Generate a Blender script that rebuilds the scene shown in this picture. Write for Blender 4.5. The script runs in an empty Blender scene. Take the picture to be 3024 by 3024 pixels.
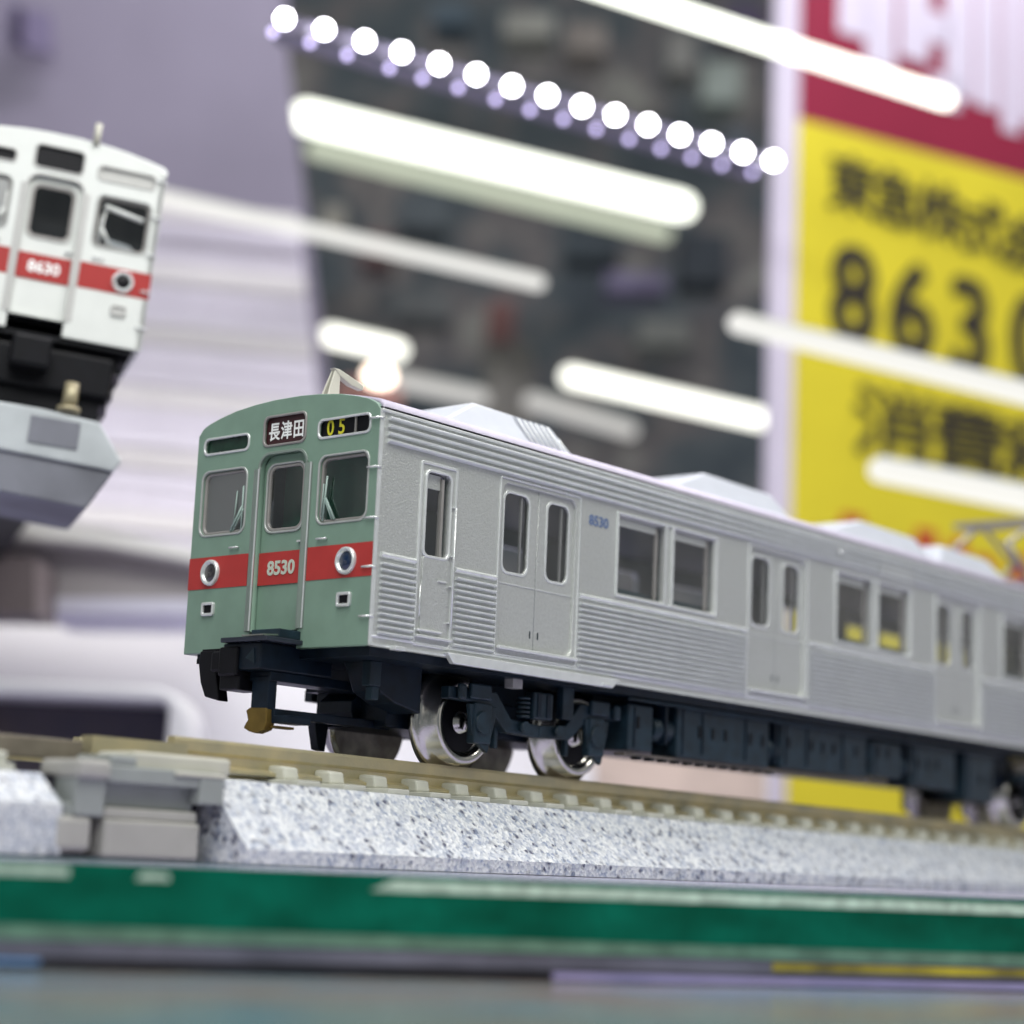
import bpy, bmesh, math, random
from mathutils import Vector, Matrix
random.seed(7)
sc = bpy.context.scene
# 1 unit = 6.67 mm (one prototype metre of the 1:150 model)
# ------------------------------------------------------------------ camera
YAW, PITCH, ROLL, FPX = 0.862758644, 0.174469413, 0.0434428251, 5900.0
CP = Vector((-14.1513834, -15.3187919, -1.03730564))
FW = Vector((math.sin(YAW)*math.cos(PITCH), math.cos(YAW)*math.cos(PITCH), math.sin(PITCH)))
_r = Vector((math.cos(YAW), -math.sin(YAW), 0)); _u = _r.cross(FW)
RT = _r*math.cos(ROLL) + _u*math.sin(ROLL); UP = -_r*math.sin(ROLL) + _u*math.cos(ROLL)
cam = bpy.data.cameras.new("camera"); co = bpy.data.objects.new("camera", cam)
sc.collection.objects.link(co); sc.camera = co
M = Matrix((RT, UP, -FW)).transposed().to_4x4(); M.translation = CP
co.matrix_world = M
cam.sensor_width = 36; cam.lens = 36*FPX/3024; cam.clip_start = 0.5; cam.clip_end = 2000
cam.dof.use_dof = True; cam.dof.focus_distance = 21.0
cam.dof.aperture_fstop = (cam.lens/1000)/0.36; cam.dof.aperture_blades = 0
# ------------------------------------------------------------------ world, lights, exposure
w = bpy.data.worlds.new("World"); sc.world = w; w.use_nodes = True
bg = w.node_tree.nodes['Background']; _N = w.node_tree.nodes; _L = w.node_tree.links
# the dim, cluttered shop around the case: soft patches of light and dark in every direction
_tc = _N.new('ShaderNodeTexCoord'); _nz = _N.new('ShaderNodeTexNoise'); _nz.inputs['Scale'].default_value = 2.6; _nz.inputs['Detail'].default_value = 4
_L.new(_tc.outputs['Generated'], _nz.inputs['Vector']); _cr = _N.new('ShaderNodeValToRGB'); _e = _cr.color_ramp.elements
_e[0].position = 0.38; _e[0].color = (0.10, 0.13, 0.16, 1); _e[1].position = 0.66; _e[1].color = (1.0, 0.98, 0.94, 1)
_q = _e.new(0.50); _q.color = (0.42, 0.45, 0.46, 1)
_L.new(_nz.outputs['Fac'], _cr.inputs[0]); _L.new(_cr.outputs[0], bg.inputs[0]); bg.inputs[1].default_value = 0.62
sc.view_settings.view_transform = 'Standard'; sc.view_settings.look = 'None'
sc.view_settings.exposure = 0.0; sc.view_settings.gamma = 1.0

def area(name, loc, target, sx, sy, power, col):
    l = bpy.data.lights.new(name, 'AREA'); l.shape = 'RECTANGLE'; l.size = sx; l.size_y = sy
    l.energy = power; l.color = col
    o = bpy.data.objects.new(name, l); sc.collection.objects.link(o); o.location = loc
    o.rotation_euler = (Vector(target)-Vector(loc)).to_track_quat('-Z', 'Y').to_euler()
    return o
area("case_strip_light", (6, -1.0, 17), (6, 0, 0), 34, 1.4, 1900, (0.95, 0.91, 1.0))
area("case_front_light", (0, -10.5, 20.5), (5, -1, 1.5), 30, 1.6, 4700, (1.0, 1.0, 0.96))
area("ceiling_lamp_behind_viewer", (-40, -32, 38), (2, 0, 1), 40, 4, 13500, (0.96, 1.0, 0.97))
_l = area("added_riser_light", (13, 21, 14), (17, 27, 1), 16, 1.5, 1100, (1.0, 0.98, 0.95)); _l.data.spread = math.radians(120)  # added lamp that brightens the white riser
area("back_shelf_light", (30, 8, 48), (34, 34, 6), 50, 4, 19000, (0.95, 0.92, 1.0))

# ------------------------------------------------------------------ helpers
def ray(u, v): return FW + RT*((u-1512)/FPX) - UP*((v-1512)/FPX)
def at(u, v, d): return CP + ray(u, v)*d
def on_plane(u, v, p0, n):
    r = ray(u, v); return CP + r*((p0-CP).dot(n)/r.dot(n))

def newmat(name): 
    m = bpy.data.materials.new(name); m.use_nodes = True
    return m, m.node_tree.nodes, m.node_tree.links, m.node_tree.nodes['Principled BSDF']
def mat(name, col, rough=0.5, metal=0.0, var=0.06, scale=6.0, bump=0.0, bscale=60.0, spec=0.5, coat=0.0, col2=None, detail=4):
    m, N, L, P = newmat(name)
    tc = N.new('ShaderNodeTexCoord')
    nz = N.new('ShaderNodeTexNoise'); nz.inputs['Scale'].default_value = scale; nz.inputs['Detail'].default_value = detail
    L.new(tc.outputs['Object'], nz.inputs['Vector'])
    cr = N.new('ShaderNodeValToRGB')
    a = col2 if col2 else tuple(c*(1-var) for c in col)
    b = tuple(min(1, c*(1+var)) for c in col)
    cr.color_ramp.elements[0].position = 0.35; cr.color_ramp.elements[1].position = 0.65
    cr.color_ramp.elements[0].color = (*a, 1); cr.color_ramp.elements[1].color = (*b, 1)
    L.new(nz.outputs['Fac'], cr.inputs['Fac']); L.new(cr.outputs['Color'], P.inputs['Base Color'])
    P.inputs['Roughness'].default_value = rough; P.inputs['Metallic'].default_value = metal
    P.inputs['Specular IOR Level'].default_value = spec; P.inputs['Coat Weight'].default_value = coat
    if bump > 0:
        n2 = N.new('ShaderNodeTexNoise'); n2.inputs['Scale'].default_value = bscale; n2.inputs['Detail'].default_value = 3
        L.new(tc.outputs['Object'], n2.inputs['Vector'])
        bp = N.new('ShaderNodeBump'); bp.inputs['Strength'].default_value = bump; bp.inputs['Distance'].default_value = 0.01
        L.new(n2.outputs['Fac'], bp.inputs['Height']); L.new(bp.outputs['Normal'], P.inputs['Normal'])
    return m
def emit(name, col, s, clear=0.0):
    m, N, L, P = newmat(name); N.remove(P)
    e = N.new('ShaderNodeEmission'); e.inputs[0].default_value = (*col, 1); e.inputs[1].default_value = s
    out = N['Material Output']
    if clear > 0:
        t = N.new('ShaderNodeBsdfTransparent'); mx = N.new('ShaderNodeMixShader'); mx.inputs[0].default_value = clear
        L.new(e.outputs[0], mx.inputs[1]); L.new(t.outputs[0], mx.inputs[2]); L.new(mx.outputs[0], out.inputs[0])
    else: L.new(e.outputs[0], out.inputs[0])
    return m
def glass(name, tint=(0.8, 0.85, 0.85), gloss=0.12, rough=0.06):
    m, N, L, P = newmat(name); N.remove(P)
    t = N.new('ShaderNodeBsdfTransparent'); t.inputs[0].default_value = (*tint, 1)
    g = N.new('ShaderNodeBsdfGlossy'); g.inputs['Roughness'].default_value = rough
    tc = N.new('ShaderNodeTexCoord'); nz = N.new('ShaderNodeTexNoise'); nz.inputs['Scale'].default_value = 1.1; nz.inputs['Detail'].default_value = 0
    bp = N.new('ShaderNodeBump'); bp.inputs['Strength'].default_value = 0.8; bp.inputs['Distance'].default_value = 0.07
    L.new(tc.outputs['Object'], nz.inputs['Vector']); L.new(nz.outputs['Fac'], bp.inputs['Height']); L.new(bp.outputs['Normal'], g.inputs['Normal'])
    f = N.new('ShaderNodeFresnel'); f.inputs[0].default_value = 1.5
    ad = N.new('ShaderNodeMath'); ad.operation = 'ADD'; ad.inputs[1].default_value = gloss
    L.new(f.outputs[0], ad.inputs[0])
    ge = N.new('ShaderNodeNewGeometry'); iv = N.new('ShaderNodeMath'); iv.operation = 'SUBTRACT'; iv.inputs[0].default_value = 1.0
    L.new(ge.outputs['Backfacing'], iv.inputs[1]); ml = N.new('ShaderNodeMath'); ml.operation = 'MULTIPLY'
    L.new(ad.outputs[0], ml.inputs[0]); L.new(iv.outputs[0], ml.inputs[1])   # reflect at the outer face only (no false total reflection inside the thin pane)
    mx = N.new('ShaderNodeMixShader'); L.new(ml.outputs[0], mx.inputs[0])
    L.new(t.outputs[0], mx.inputs[1]); L.new(g.outputs[0], mx.inputs[2]); L.new(mx.outputs[0], N['Material Output'].inputs[0])
    return m

class MB:
    def __init__(s): s.v = []; s.f = []; s.sm = []
    def add(s, vs, fs, smooth=False):
        b = len(s.v); s.v += [tuple(p) for p in vs]
        for f in fs: s.f.append([b+i for i in f]); s.sm.append(smooth)
        return s
    def box(s, x0, x1, y0, y1, z0, z1):
        v = [(x, y, z) for x in (x0, x1) for y in (y0, y1) for z in (z0, z1)]
        return s.add(v, [(0,1,3,2),(4,6,7,5),(0,4,5,1),(2,3,7,6),(0,2,6,4),(1,5,7,3)])
    def prism(s, poly, vec, smooth=False):
        n = len(poly); P = [Vector(p) for p in poly]; V = Vector(vec)
        vs = P + [p+V for p in P]
        return s.add(vs, [list(range(n))[::-1], list(range(n, 2*n))]) if n < 3 else s.add(vs, [list(range(n))[::-1], list(range(n, 2*n))] + [(i, (i+1) % n, n+(i+1) % n, n+i) for i in range(n)], smooth)
    def cyl(s, p0, p1, r, n=14, r1=None, smooth=True):
        p0, p1 = Vector(p0), Vector(p1); r1 = r if r1 is None else r1
        d = (p1-p0).normalized(); a = d.orthogonal().normalized(); b = d.cross(a)
        c = [(a*math.cos(2*math.pi*i/n)+b*math.sin(2*math.pi*i/n)) for i in range(n)]
        vs = [p0+q*r for q in c] + [p1+q*r1 for q in c]
        s.add(vs, [(i, (i+1) % n, n+(i+1) % n, n+i) for i in range(n)], smooth)
        b0 = len(s.v)-2*n
        s.f.append([b0+i for i in range(n)][::-1]); s.sm.append(False)
        s.f.append([b0+n+i for i in range(n)]); s.sm.append(False)
        return s
    def capsule(s, p0, p1, r, n=16, k=4):
        p0, p1 = Vector(p0), Vector(p1); d = (p1-p0).normalized(); a = d.orthogonal().normalized(); b = d.cross(a)
        rings = [(p0, -math.cos(t*math.pi/2/k), math.sin(t*math.pi/2/k)) for t in range(0, k+1)] + [(p1, math.sin(t*math.pi/2/k), math.cos(t*math.pi/2/k)) for t in range(0, k+1)]
        vs = []
        for (c, h, rr) in rings:
            rr = max(rr, 0.02)
            vs += [c + d*h*r + (a*math.cos(2*math.pi*i/n)+b*math.sin(2*math.pi*i/n))*rr*r for i in range(n)]
        fs = [(j*n+i, j*n+(i+1) % n, (j+1)*n+(i+1) % n, (j+1)*n+i) for j in range(len(rings)-1) for i in range(n)]
        fs += [list(range(n))[::-1], [(len(rings)-1)*n+i for i in range(n)]]
        return s.add(vs, fs, True)
    def lathe(s, prof, c, n=40, smooth=True):   # profile (y, r) around the y axis through c
        vs = []; c = Vector(c)
        for (y, r) in prof:
            vs += [c + Vector((r*math.cos(2*math.pi*i/n), y, r*math.sin(2*math.pi*i/n))) for i in range(n)]
        fs = [(j*n+i, j*n+(i+1) % n, (j+1)*n+(i+1) % n, (j+1)*n+i) for j in range(len(prof)-1) for i in range(n)]
        return s.add(vs, fs, smooth)
    def sweep(s, prof, x0, x1):                 # open (y,z) profile swept along x
        n = len(prof); vs = [(x0, y, z) for y, z in prof] + [(x1, y, z) for y, z in prof]
        return s.add(vs, [(i, i+1, n+i+1, n+i) for i in range(n-1)], True)
    def build(s, name, m, parent=None, bev=0.0, recalc=True):
        me = bpy.data.meshes.new(name); me.from_pydata(s.v, [], s.f)
        me.polygons.foreach_set('use_smooth', s.sm)
        if recalc:
            b = bmesh.new(); b.from_mesh(me); bmesh.ops.recalc_face_normals(b, faces=b.faces)
            b.to_mesh(me); b.free()
        me.materials.append(m)
        return link(name, me, parent, bev)
def link(name, me, parent=None, bev=0.0):
    o = bpy.data.objects.new(name, me); sc.collection.objects.link(o)
    if parent is not None: o.parent = parent
    if bev > 0:
        md = o.modifiers.new('bevel', 'BEVEL'); md.width = bev; md.segments = 2; md.limit_method = 'ANGLE'
    return o
def thing(name, label, cat, loc=(0, 0, 0), group=None, matrix=None):
    o = bpy.data.objects.new(name, None); sc.collection.objects.link(o); o.empty_display_size = 0.2
    if matrix is not None: o.matrix_world = matrix
    else: o.location = loc
    return tag(o, label, cat, group)
def tag(o, label=None, cat=None, group=None, kind=None):
    if label: o['label'] = label
    if cat: o['category'] = cat
    if group: o['group'] = group
    if kind: o['kind'] = kind
    return o
def rr(a0, a1, b0, b1, r, n=6):      # rounded rectangle outline
    a0, a1 = min(a0, a1), max(a0, a1); pts = []
    for cx, cy, s in ((a1-r, b1-r, 0), (a0+r, b1-r, 1), (a0+r, b0+r, 2), (a1-r, b0+r, 3)):
        for i in range(n+1):
            t = (s+i/n)*math.pi/2; pts.append((cx+r*math.cos(t), cy+r*math.sin(t)))
    return pts
def archrect(a0, a1, b0, b1, r, n=6):   # square foot, rounded head
    pts = [(a0, b0), (a1, b0)]
    for cx, st in ((a1-r, 0), (a0+r, 1)):
        for i in range(n+1):
            t = (st+i/n)*math.pi/2; pts.append((cx+r*math.cos(t), b1-r+r*math.sin(t)))
    return pts
FRONT = Matrix(((0,0,1),(1,0,0),(0,1,0)))     # (y,z) plane, extrusion along +x
SIDE = Matrix(((1,0,0),(0,0,-1),(0,1,0)))     # (x,z) plane, extrusion along -y
def curve_mesh(cu, name, M3, off, m):
    ob = bpy.data.objects.new(name, cu); sc.collection.objects.link(ob)
    dg = bpy.context.evaluated_depsgraph_get(); dg.update()
    me = bpy.data.meshes.new_from_object(ob.evaluated_get(dg))
    bpy.data.objects.remove(ob); bpy.data.curves.remove(cu)
    T = M3.to_4x4(); T.translation = Vector(off); me.transform(T)
    me.name = name; me.materials.clear(); me.materials.append(m)
    return me
def plate(name, outer, holes, th, bev, m, parent, M3, off):
    """2-D outline with holes, extruded to thickness th; off = middle of the thickness"""
    cu = bpy.data.curves.new(name, 'CURVE'); cu.dimensions = '2D'; cu.fill_mode = 'BOTH'
    for pts in [outer]+list(holes):
        sp = cu.splines.new('POLY'); sp.points.add(len(pts)-1)
        for p, q in zip(sp.points, pts): p.co = (q[0], q[1], 0, 1)
        sp.use_cyclic_u = True
    cu.extrude = max(0.0, th/2-bev); cu.bevel_depth = bev; cu.offset = -bev; cu.bevel_resolution = 1
    return link(name, curve_mesh(cu, name, M3, off, m), parent)
def text(name, s, size, m, parent, M3, off, bold=0.0, sx=1.0, th=0.004, align='CENTER', shear=0.0, space=1.0):
    cu = bpy.data.curves.new(name, 'FONT'); cu.body = s; cu.size = size; cu.align_x = align; cu.align_y = 'CENTER'
    cu.space_character = space; cu.extrude = th; cu.offset = bold; cu.shear = shear; cu.resolution_u = 3
    T = M3 @ Matrix.Diagonal((sx, 1, 1))
    return link(name, curve_mesh(cu, name, T, off, m), parent)

# ------------------------------------------------------------------ materials
GREEN = mat("green_reflection_face", (0.185, 0.285, 0.220), 0.42, 0.0, 0.05, 3, 0.15, 160)  # green reflection on the grey stainless front, put into its base colour
RED = mat("red_stripe_paint", (0.42, 0.032, 0.028), 0.42, 0, 0.06, 4, 0.1, 160)
SILVER = mat("silver_body_paint", (0.53, 0.545, 0.525), 0.34, 0.5, 0.05, 30, 0.9, 48)
BRIGHT = mat("bright_silver_trim", (0.74, 0.76, 0.75), 0.26, 0.45, 0.05, 8, 0.1, 150)
CORR = mat("corrugated_silver", (0.76, 0.78, 0.78), 0.28, 0.5, 0.05, 5, 0.15, 150)
ROOF = mat("roof_grey_paint", (0.50, 0.46, 0.56), 0.5, 0.1, 0.05, 6, 0.3, 120)
ACW = mat("pale_plastic", (0.47, 0.495, 0.535), 0.5, 0, 0.03, 3)
CREAM = mat("cream_plastic", (0.52, 0.51, 0.43), 0.5, 0, 0.05, 3)
BLACK = mat("navy_black_plastic", (0.004, 0.010, 0.019), 0.42, 0, 0.3, 6, 0.2, 60, 0.25)
BLACK2 = mat("dark_slate_plastic", (0.009, 0.022, 0.033), 0.42, 0, 0.3, 5, 0.3, 50, 0.35)
JET = mat("black_plastic", (0.003, 0.003, 0.005), 0.45, 0, 0.2, 6, 0, 60, 0.22)
POST = mat("grey_green_post_paint", (0.22, 0.27, 0.235), 0.4, 0.15, 0.05, 4)
SOFTRIM = mat("soft_silver_rim", (0.46, 0.48, 0.46), 0.3, 0.3, 0.05, 8)
CHROME = mat("polished_wheel_metal", (0.56, 0.54, 0.50), 0.20, 1.0, 0.1, 6, 0.1, 40)
WHEELD = mat("dull_wheel_metal", (0.40, 0.37, 0.32), 0.35, 0.9, 0.3, 5, 0.3, 50)
INTER = mat("dark_interior_plastic", (0.03, 0.032, 0.045), 0.6, 0, 0.2, 3)
GINT = mat("deep_green_cab_wall", (0.05, 0.22, 0.12), 0.5, 0, 0.25, 2)
SEAT = mat("dark_teal_seat", (0.02, 0.05, 0.06), 0.6, 0, 0.2, 3)
MAROON = mat("dark_maroon_print", (0.045, 0.012, 0.015), 0.4, 0, 0.1, 3)
WHITEP = mat("white_print", (0.85, 0.86, 0.84), 0.5, 0, 0.02, 3)
PALEP = mat("pale_number_print", (0.50, 0.55, 0.46), 0.5, 0, 0.02, 3)
YELP = mat("yellow_print", (0.60, 0.56, 0.03), 0.5, 0, 0.05, 3)
BLUEP = mat("blue_number_print", (0.10, 0.15, 0.28), 0.5, 0, 0.05, 3)
LENSW = mat("smoked_lens", (0.035, 0.03, 0.033), 0.08, 0, 0.1, 3, coat=1.0)
LENSB = mat("deep_blue_lens", (0.006, 0.02, 0.06), 0.06, 0, 0.1, 3, coat=1.0)
GREYRIM = mat("warm_grey_rubber_rim", (0.30, 0.285, 0.27), 0.35, 0.2, 0.06, 3)
WIPER = mat("pale_wiper_plastic", (0.30, 0.40, 0.36), 0.45, 0, 0.05, 3)
BRASS = mat("tarnished_nickel_rail", (0.54, 0.46, 0.26), 0.36, 0.6, 0.12, 2.2, 0.35, 45, col2=(0.44, 0.40, 0.26))
GOLD = mat("brown_gold_part", (0.20, 0.13, 0.03), 0.4, 0.6, 0.15, 4)
JOINER = mat("grey_joiner_plastic", (0.29, 0.31, 0.295), 0.5, 0, 0.05, 2.5)
JOINERL = mat("warm_joiner_plastic", (0.38, 0.37, 0.34), 0.5, 0, 0.05, 2.5)
SLEEP = mat("cream_sleeper_plastic", (0.50, 0.50, 0.43), 0.5, 0, 0.08, 3)
GLASS = glass("clear_window_plastic", (0.88, 0.90, 0.92), 0.10)
GLASSR = glass("hazy_window_plastic", (0.6, 0.66, 0.64), 0.42, 0.35)
WFACE = mat("white_face_paint", (0.64, 0.66, 0.63), 0.45, 0, 0.02, 3)
LRED = mat("clear_red_stripe_paint", (0.33, 0.014, 0.012), 0.45, 0, 0.04, 3)
LGREY = mat("light_grey_post_paint", (0.45, 0.45, 0.43), 0.45, 0, 0.03, 3)

def ballast_mat():
    m, N, L, P = newmat("speckled_grey_ballast")
    tc = N.new('ShaderNodeTexCoord')
    nzw = N.new('ShaderNodeTexNoise'); nzw.inputs['Scale'].default_value = 20; L.new(tc.outputs['Object'], nzw.inputs['Vector'])
    add = N.new('ShaderNodeMixRGB'); add.blend_type = 'LINEAR_LIGHT'; add.inputs[0].default_value = 0.006
    L.new(tc.outputs['Object'], add.inputs[1]); L.new(nzw.outputs['Color'], add.inputs[2])
    vo = N.new('ShaderNodeTexVoronoi'); vo.inputs['Scale'].default_value = 15; L.new(add.outputs[0], vo.inputs['Vector'])
    cr = N.new('ShaderNodeValToRGB'); e = cr.color_ramp.elements
    e[0].position = 0.0; e[0].color = (0.03, 0.035, 0.06, 1); e[1].position = 1.0; e[1].color = (0.64, 0.655, 0.66, 1)
    for p, c in ((0.12, (0.05, 0.055, 0.085, 1)), (0.16, (0.30, 0.33, 0.42, 1)), (0.42, (0.36, 0.40, 0.47, 1)), (0.7, (0.56, 0.57, 0.58, 1))):
        q = e.new(p); q.color = c
    sp = N.new('ShaderNodeSeparateColor'); L.new(vo.outputs['Color'], sp.inputs[0]); L.new(sp.outputs[0], cr.inputs[0])
    # only small specks of the dark cells: distance mask
    v2 = N.new('ShaderNodeTexVoronoi'); v2.inputs['Scale'].default_value = 26; L.new(add.outputs[0], v2.inputs['Vector'])
    s2 = N.new('ShaderNodeSeparateColor'); L.new(v2.outputs['Color'], s2.inputs[0])
    c2 = N.new('ShaderNodeValToRGB'); f = c2.color_ramp.elements
    f[0].position = 0; f[0].color = (0.22, 0.27, 0.38, 1); f[1].position = 1; f[1].color = (0.84, 0.85, 0.84, 1)
    q = f.new(0.35); q.color = (0.52, 0.54, 0.57, 1)
    L.new(s2.outputs[1], c2.inputs[0])
    mk = N.new('ShaderNodeMath'); mk.operation = 'GREATER_THAN'; mk.inputs[1].default_value = 0.115; L.new(sp.outputs[0], mk.inputs[0])
    ds = N.new('ShaderNodeMath'); ds.operation = 'GREATER_THAN'; ds.inputs[1].default_value = 0.35; L.new(vo.outputs['Distance'], ds.inputs[0])
    mxm = N.new('ShaderNodeMath'); mxm.operation = 'MAXIMUM'; L.new(mk.outputs[0], mxm.inputs[0]); L.new(ds.outputs[0], mxm.inputs[1])
    avg = N.new('ShaderNodeMixRGB'); avg.inputs[0].default_value = 0.6; L.new(cr.outputs[0], avg.inputs[1]); L.new(c2.outputs[0], avg.inputs[2])
    fin = N.new('ShaderNodeMixRGB'); fin.inputs[1].default_value = (0.085, 0.09, 0.14, 1)
    L.new(mxm.outputs[0], fin.inputs[0]); L.new(avg.outputs[0], fin.inputs[2]); L.new(fin.outputs[0], P.inputs['Base Color'])
    bp = N.new('ShaderNodeBump'); bp.inputs['Strength'].default_value = 0.55; bp.inputs['Distance'].default_value = 0.02
    L.new(v2.outputs['Distance'], bp.inputs['Height']); L.new(bp.outputs['Normal'], P.inputs['Normal'])
    P.inputs['Roughness'].default_value = 0.45
    return m
BALLAST = ballast_mat()
# ================================================================== SETTING
SH = -1.14
A = on_plane(0, 2531, Vector((0, 0, SH)), Vector((0, 0, 1))); B = on_plane(3024, 2655, Vector((0, 0, SH)), Vector((0, 0, 1)))
A.z = B.z = 0
E1 = (B-A).normalized(); E2 = Vector((-E1.y, E1.x, 0))       # along the edge, and away from the viewer
if E2.dot(FW) < 0: E2 = -E2
EM = Matrix((E1, E2, Vector((0, 0, 1)))).transposed().to_4x4(); EM.translation = A
def exy(u, z):                                               # distance along the edge seen at pixel column u
    v = 2531+(u/3024)*124
    p = on_plane(u, v, A, E2); return (p-A).dot(E1)
LAV = mat("lavender_shelf_reflection", (0.42, 0.40, 0.55), 0.16, 0.0, 0.10, 0.8)
def green_mat():
    m, N, L, P = newmat("deep_green_glass")
    tc = N.new('ShaderNodeTexCoord'); mp = N.new('ShaderNodeMapping'); mp.inputs['Scale'].default_value = (1.1, 1, 2.6)
    L.new(tc.outputs['Object'], mp.inputs[0])
    nz = N.new('ShaderNodeTexNoise'); nz.inputs['Scale'].default_value = 1.0; nz.inputs['Detail'].default_value = 2; L.new(mp.outputs[0], nz.inputs['Vector'])
    cr = N.new('ShaderNodeValToRGB'); e = cr.color_ramp.elements
    e[0].position = 0.30; e[0].color = (0.002, 0.085, 0.050, 1); e[1].position = 0.78; e[1].color = (0.004, 0.200, 0.130, 1)  # lighter mottling paints blurred reflection blobs into the glass colour
    L.new(nz.outputs['Fac'], cr.inputs[0])
    mp2 = N.new('ShaderNodeMapping'); mp2.inputs['Scale'].default_value = (40, 1, 3); mp2.inputs['Rotation'].default_value = (0, 0.35, 0)
    L.new(tc.outputs['Object'], mp2.inputs[0]); n2 = N.new('ShaderNodeTexNoise'); n2.inputs['Scale'].default_value = 1.5; L.new(mp2.outputs[0], n2.inputs['Vector'])
    mx = N.new('ShaderNodeMixRGB'); mx.blend_type = 'OVERLAY'; mx.inputs[0].default_value = 0.35
    L.new(cr.outputs[0], mx.inputs[1]); L.new(n2.outputs['Fac'], mx.inputs[2]); L.new(mx.outputs[0], P.inputs['Base Color'])
    P.inputs['Roughness'].default_value = 0.22; P.inputs['Specular IOR Level'].default_value = 0.12
    bp = N.new('ShaderNodeBump'); bp.inputs['Strength'].default_value = 0.25; bp.inputs['Distance'].default_value = 0.02
    L.new(n2.outputs['Fac'], bp.inputs['Height']); L.new(bp.outputs['Normal'], P.inputs['Normal'])
    return m
GG = green_mat()
JADE = mat("jade_edge_reflection", (0.60, 0.74, 0.64), 0.3, 0, 0.25, 9, 0.4, 30)
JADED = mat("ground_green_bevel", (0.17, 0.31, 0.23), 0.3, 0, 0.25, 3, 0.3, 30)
LAVST = mat("lavender_metal_trim", (0.26, 0.25, 0.33), 0.25, 0.3, 0.25, 1.2)
DARKG = mat("black_rubber_gasket", (0.015, 0.014, 0.022), 0.5, 0, 0.3, 2)
YST = mat("yellow_sign_reflection", (0.50, 0.40, 0.03), 0.5, 0, 0.3, 1.1, col2=(0.10, 0.08, 0.03))
VIOL = mat("violet_white_trim", (0.40, 0.35, 0.62), 0.4, 0, 0.12, 1.5)
shelf = thing("glass_shelf", "thick green edged glass shelf carrying the sage reflecting train and its track", "glass shelf", matrix=EM)
MB().box(-14, 70, 0.0, 70, SH-0.46, SH-0.006).build("glass_slab", GG, shelf)
MB().box(-14, 70, 0.0, 70, SH-0.004, SH).build("top_reflection", LAV, shelf)  # thin lavender sheet paints the reflection lying on the glass top
def reflection_strip(name, u0, u1, z0, z1, m, taper=0.0, y=-0.006):
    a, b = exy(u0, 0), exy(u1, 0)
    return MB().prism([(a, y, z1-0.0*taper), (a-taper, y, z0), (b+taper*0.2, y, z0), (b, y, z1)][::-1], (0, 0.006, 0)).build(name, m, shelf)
reflection_strip("edge_reflection", 1170, 3300, SH-0.135, SH-0.050, JADE, 0.2)  # pale strips paint lamp reflections onto the polished glass edge
reflection_strip("edge_reflection", -300, 205, SH-0.115, SH-0.05, JADE, 0.02)
reflection_strip("edge_glint", 420, 500, SH-0.12, SH-0.07, JADE, 0.04)
MB().prism([(-14, 0.004, SH-0.461), (-14, 0.012, SH-0.56), (-14, 1, SH-0.56), (-14, 1, SH-0.461)], (84, 0, 0)).build("ground_bevel", JADED, shelf)
trim = thing("display_case_rail", "dark and lavender metal rail running under the green glass shelf edge", "rail", matrix=EM)
TZ = SH-0.565
MB().box(-14, 70, 0.03, 1.2, TZ-0.115, TZ).build("rail_face", LAVST, trim)
MB().box(-14, 70, -0.01, 1.0, TZ-0.205, TZ-0.118).build("rubber_gasket", DARKG, trim)
a0 = exy(2290, 0); MB().box(a0, a0+9, 0.014, 0.03, TZ-0.085, TZ-0.02).build("sign_reflection_strip", YST, trim)  # yellow piece paints the sign's reflection below the shelf
a0 = exy(1640, 0); MB().box(a0, a0+12, -0.028, -0.01, TZ-0.19, TZ-0.135).build("violet_strip", VIOL, trim)
a0 = exy(-200, 0); MB().box(a0, exy(140, 0), -0.026, -0.01, TZ-0.16, TZ-0.13).build("blue_strip", mat("light_blue_strip", (0.22, 0.42, 0.8), 0.4), trim)
def table_mat():
    m, N, L, P = newmat("counter_smeared_reflections")
    tc = N.new('ShaderNodeTexCoord'); mp = N.new('ShaderNodeMapping'); mp.inputs['Scale'].default_value = (0.8, 2.2, 1)
    L.new(tc.outputs['Object'], mp.inputs[0]); nz = N.new('ShaderNodeTexNoise'); nz.inputs['Scale'].default_value = 0.9; nz.inputs['Detail'].default_value = 4
    L.new(mp.outputs[0], nz.inputs['Vector']); cr = N.new('ShaderNodeValToRGB'); e = cr.color_ramp.elements
    e[0].position = 0.32; e[0].color = (0.22, 0.135, 0.10, 1); e[1].position = 0.68; e[1].color = (0.055, 0.17, 0.27, 1)  # brown and blue mottling paints smeared reflections into the counter
    q = e.new(0.5); q.color = (0.22, 0.235, 0.22, 1)
    L.new(nz.outputs['Fac'], cr.inputs[0]); L.new(cr.outputs[0], P.inputs['Base Color'])
    P.inputs['Roughness'].default_value = 0.16; P.inputs['Specular IOR Level'].default_value = 0.35
    return m
ct = MB().box(-40, 80, -30, 40, TZ-0.5, TZ-0.206).build("counter_top", table_mat()); ct.matrix_world = EM
tag(ct, kind='structure')

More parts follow.
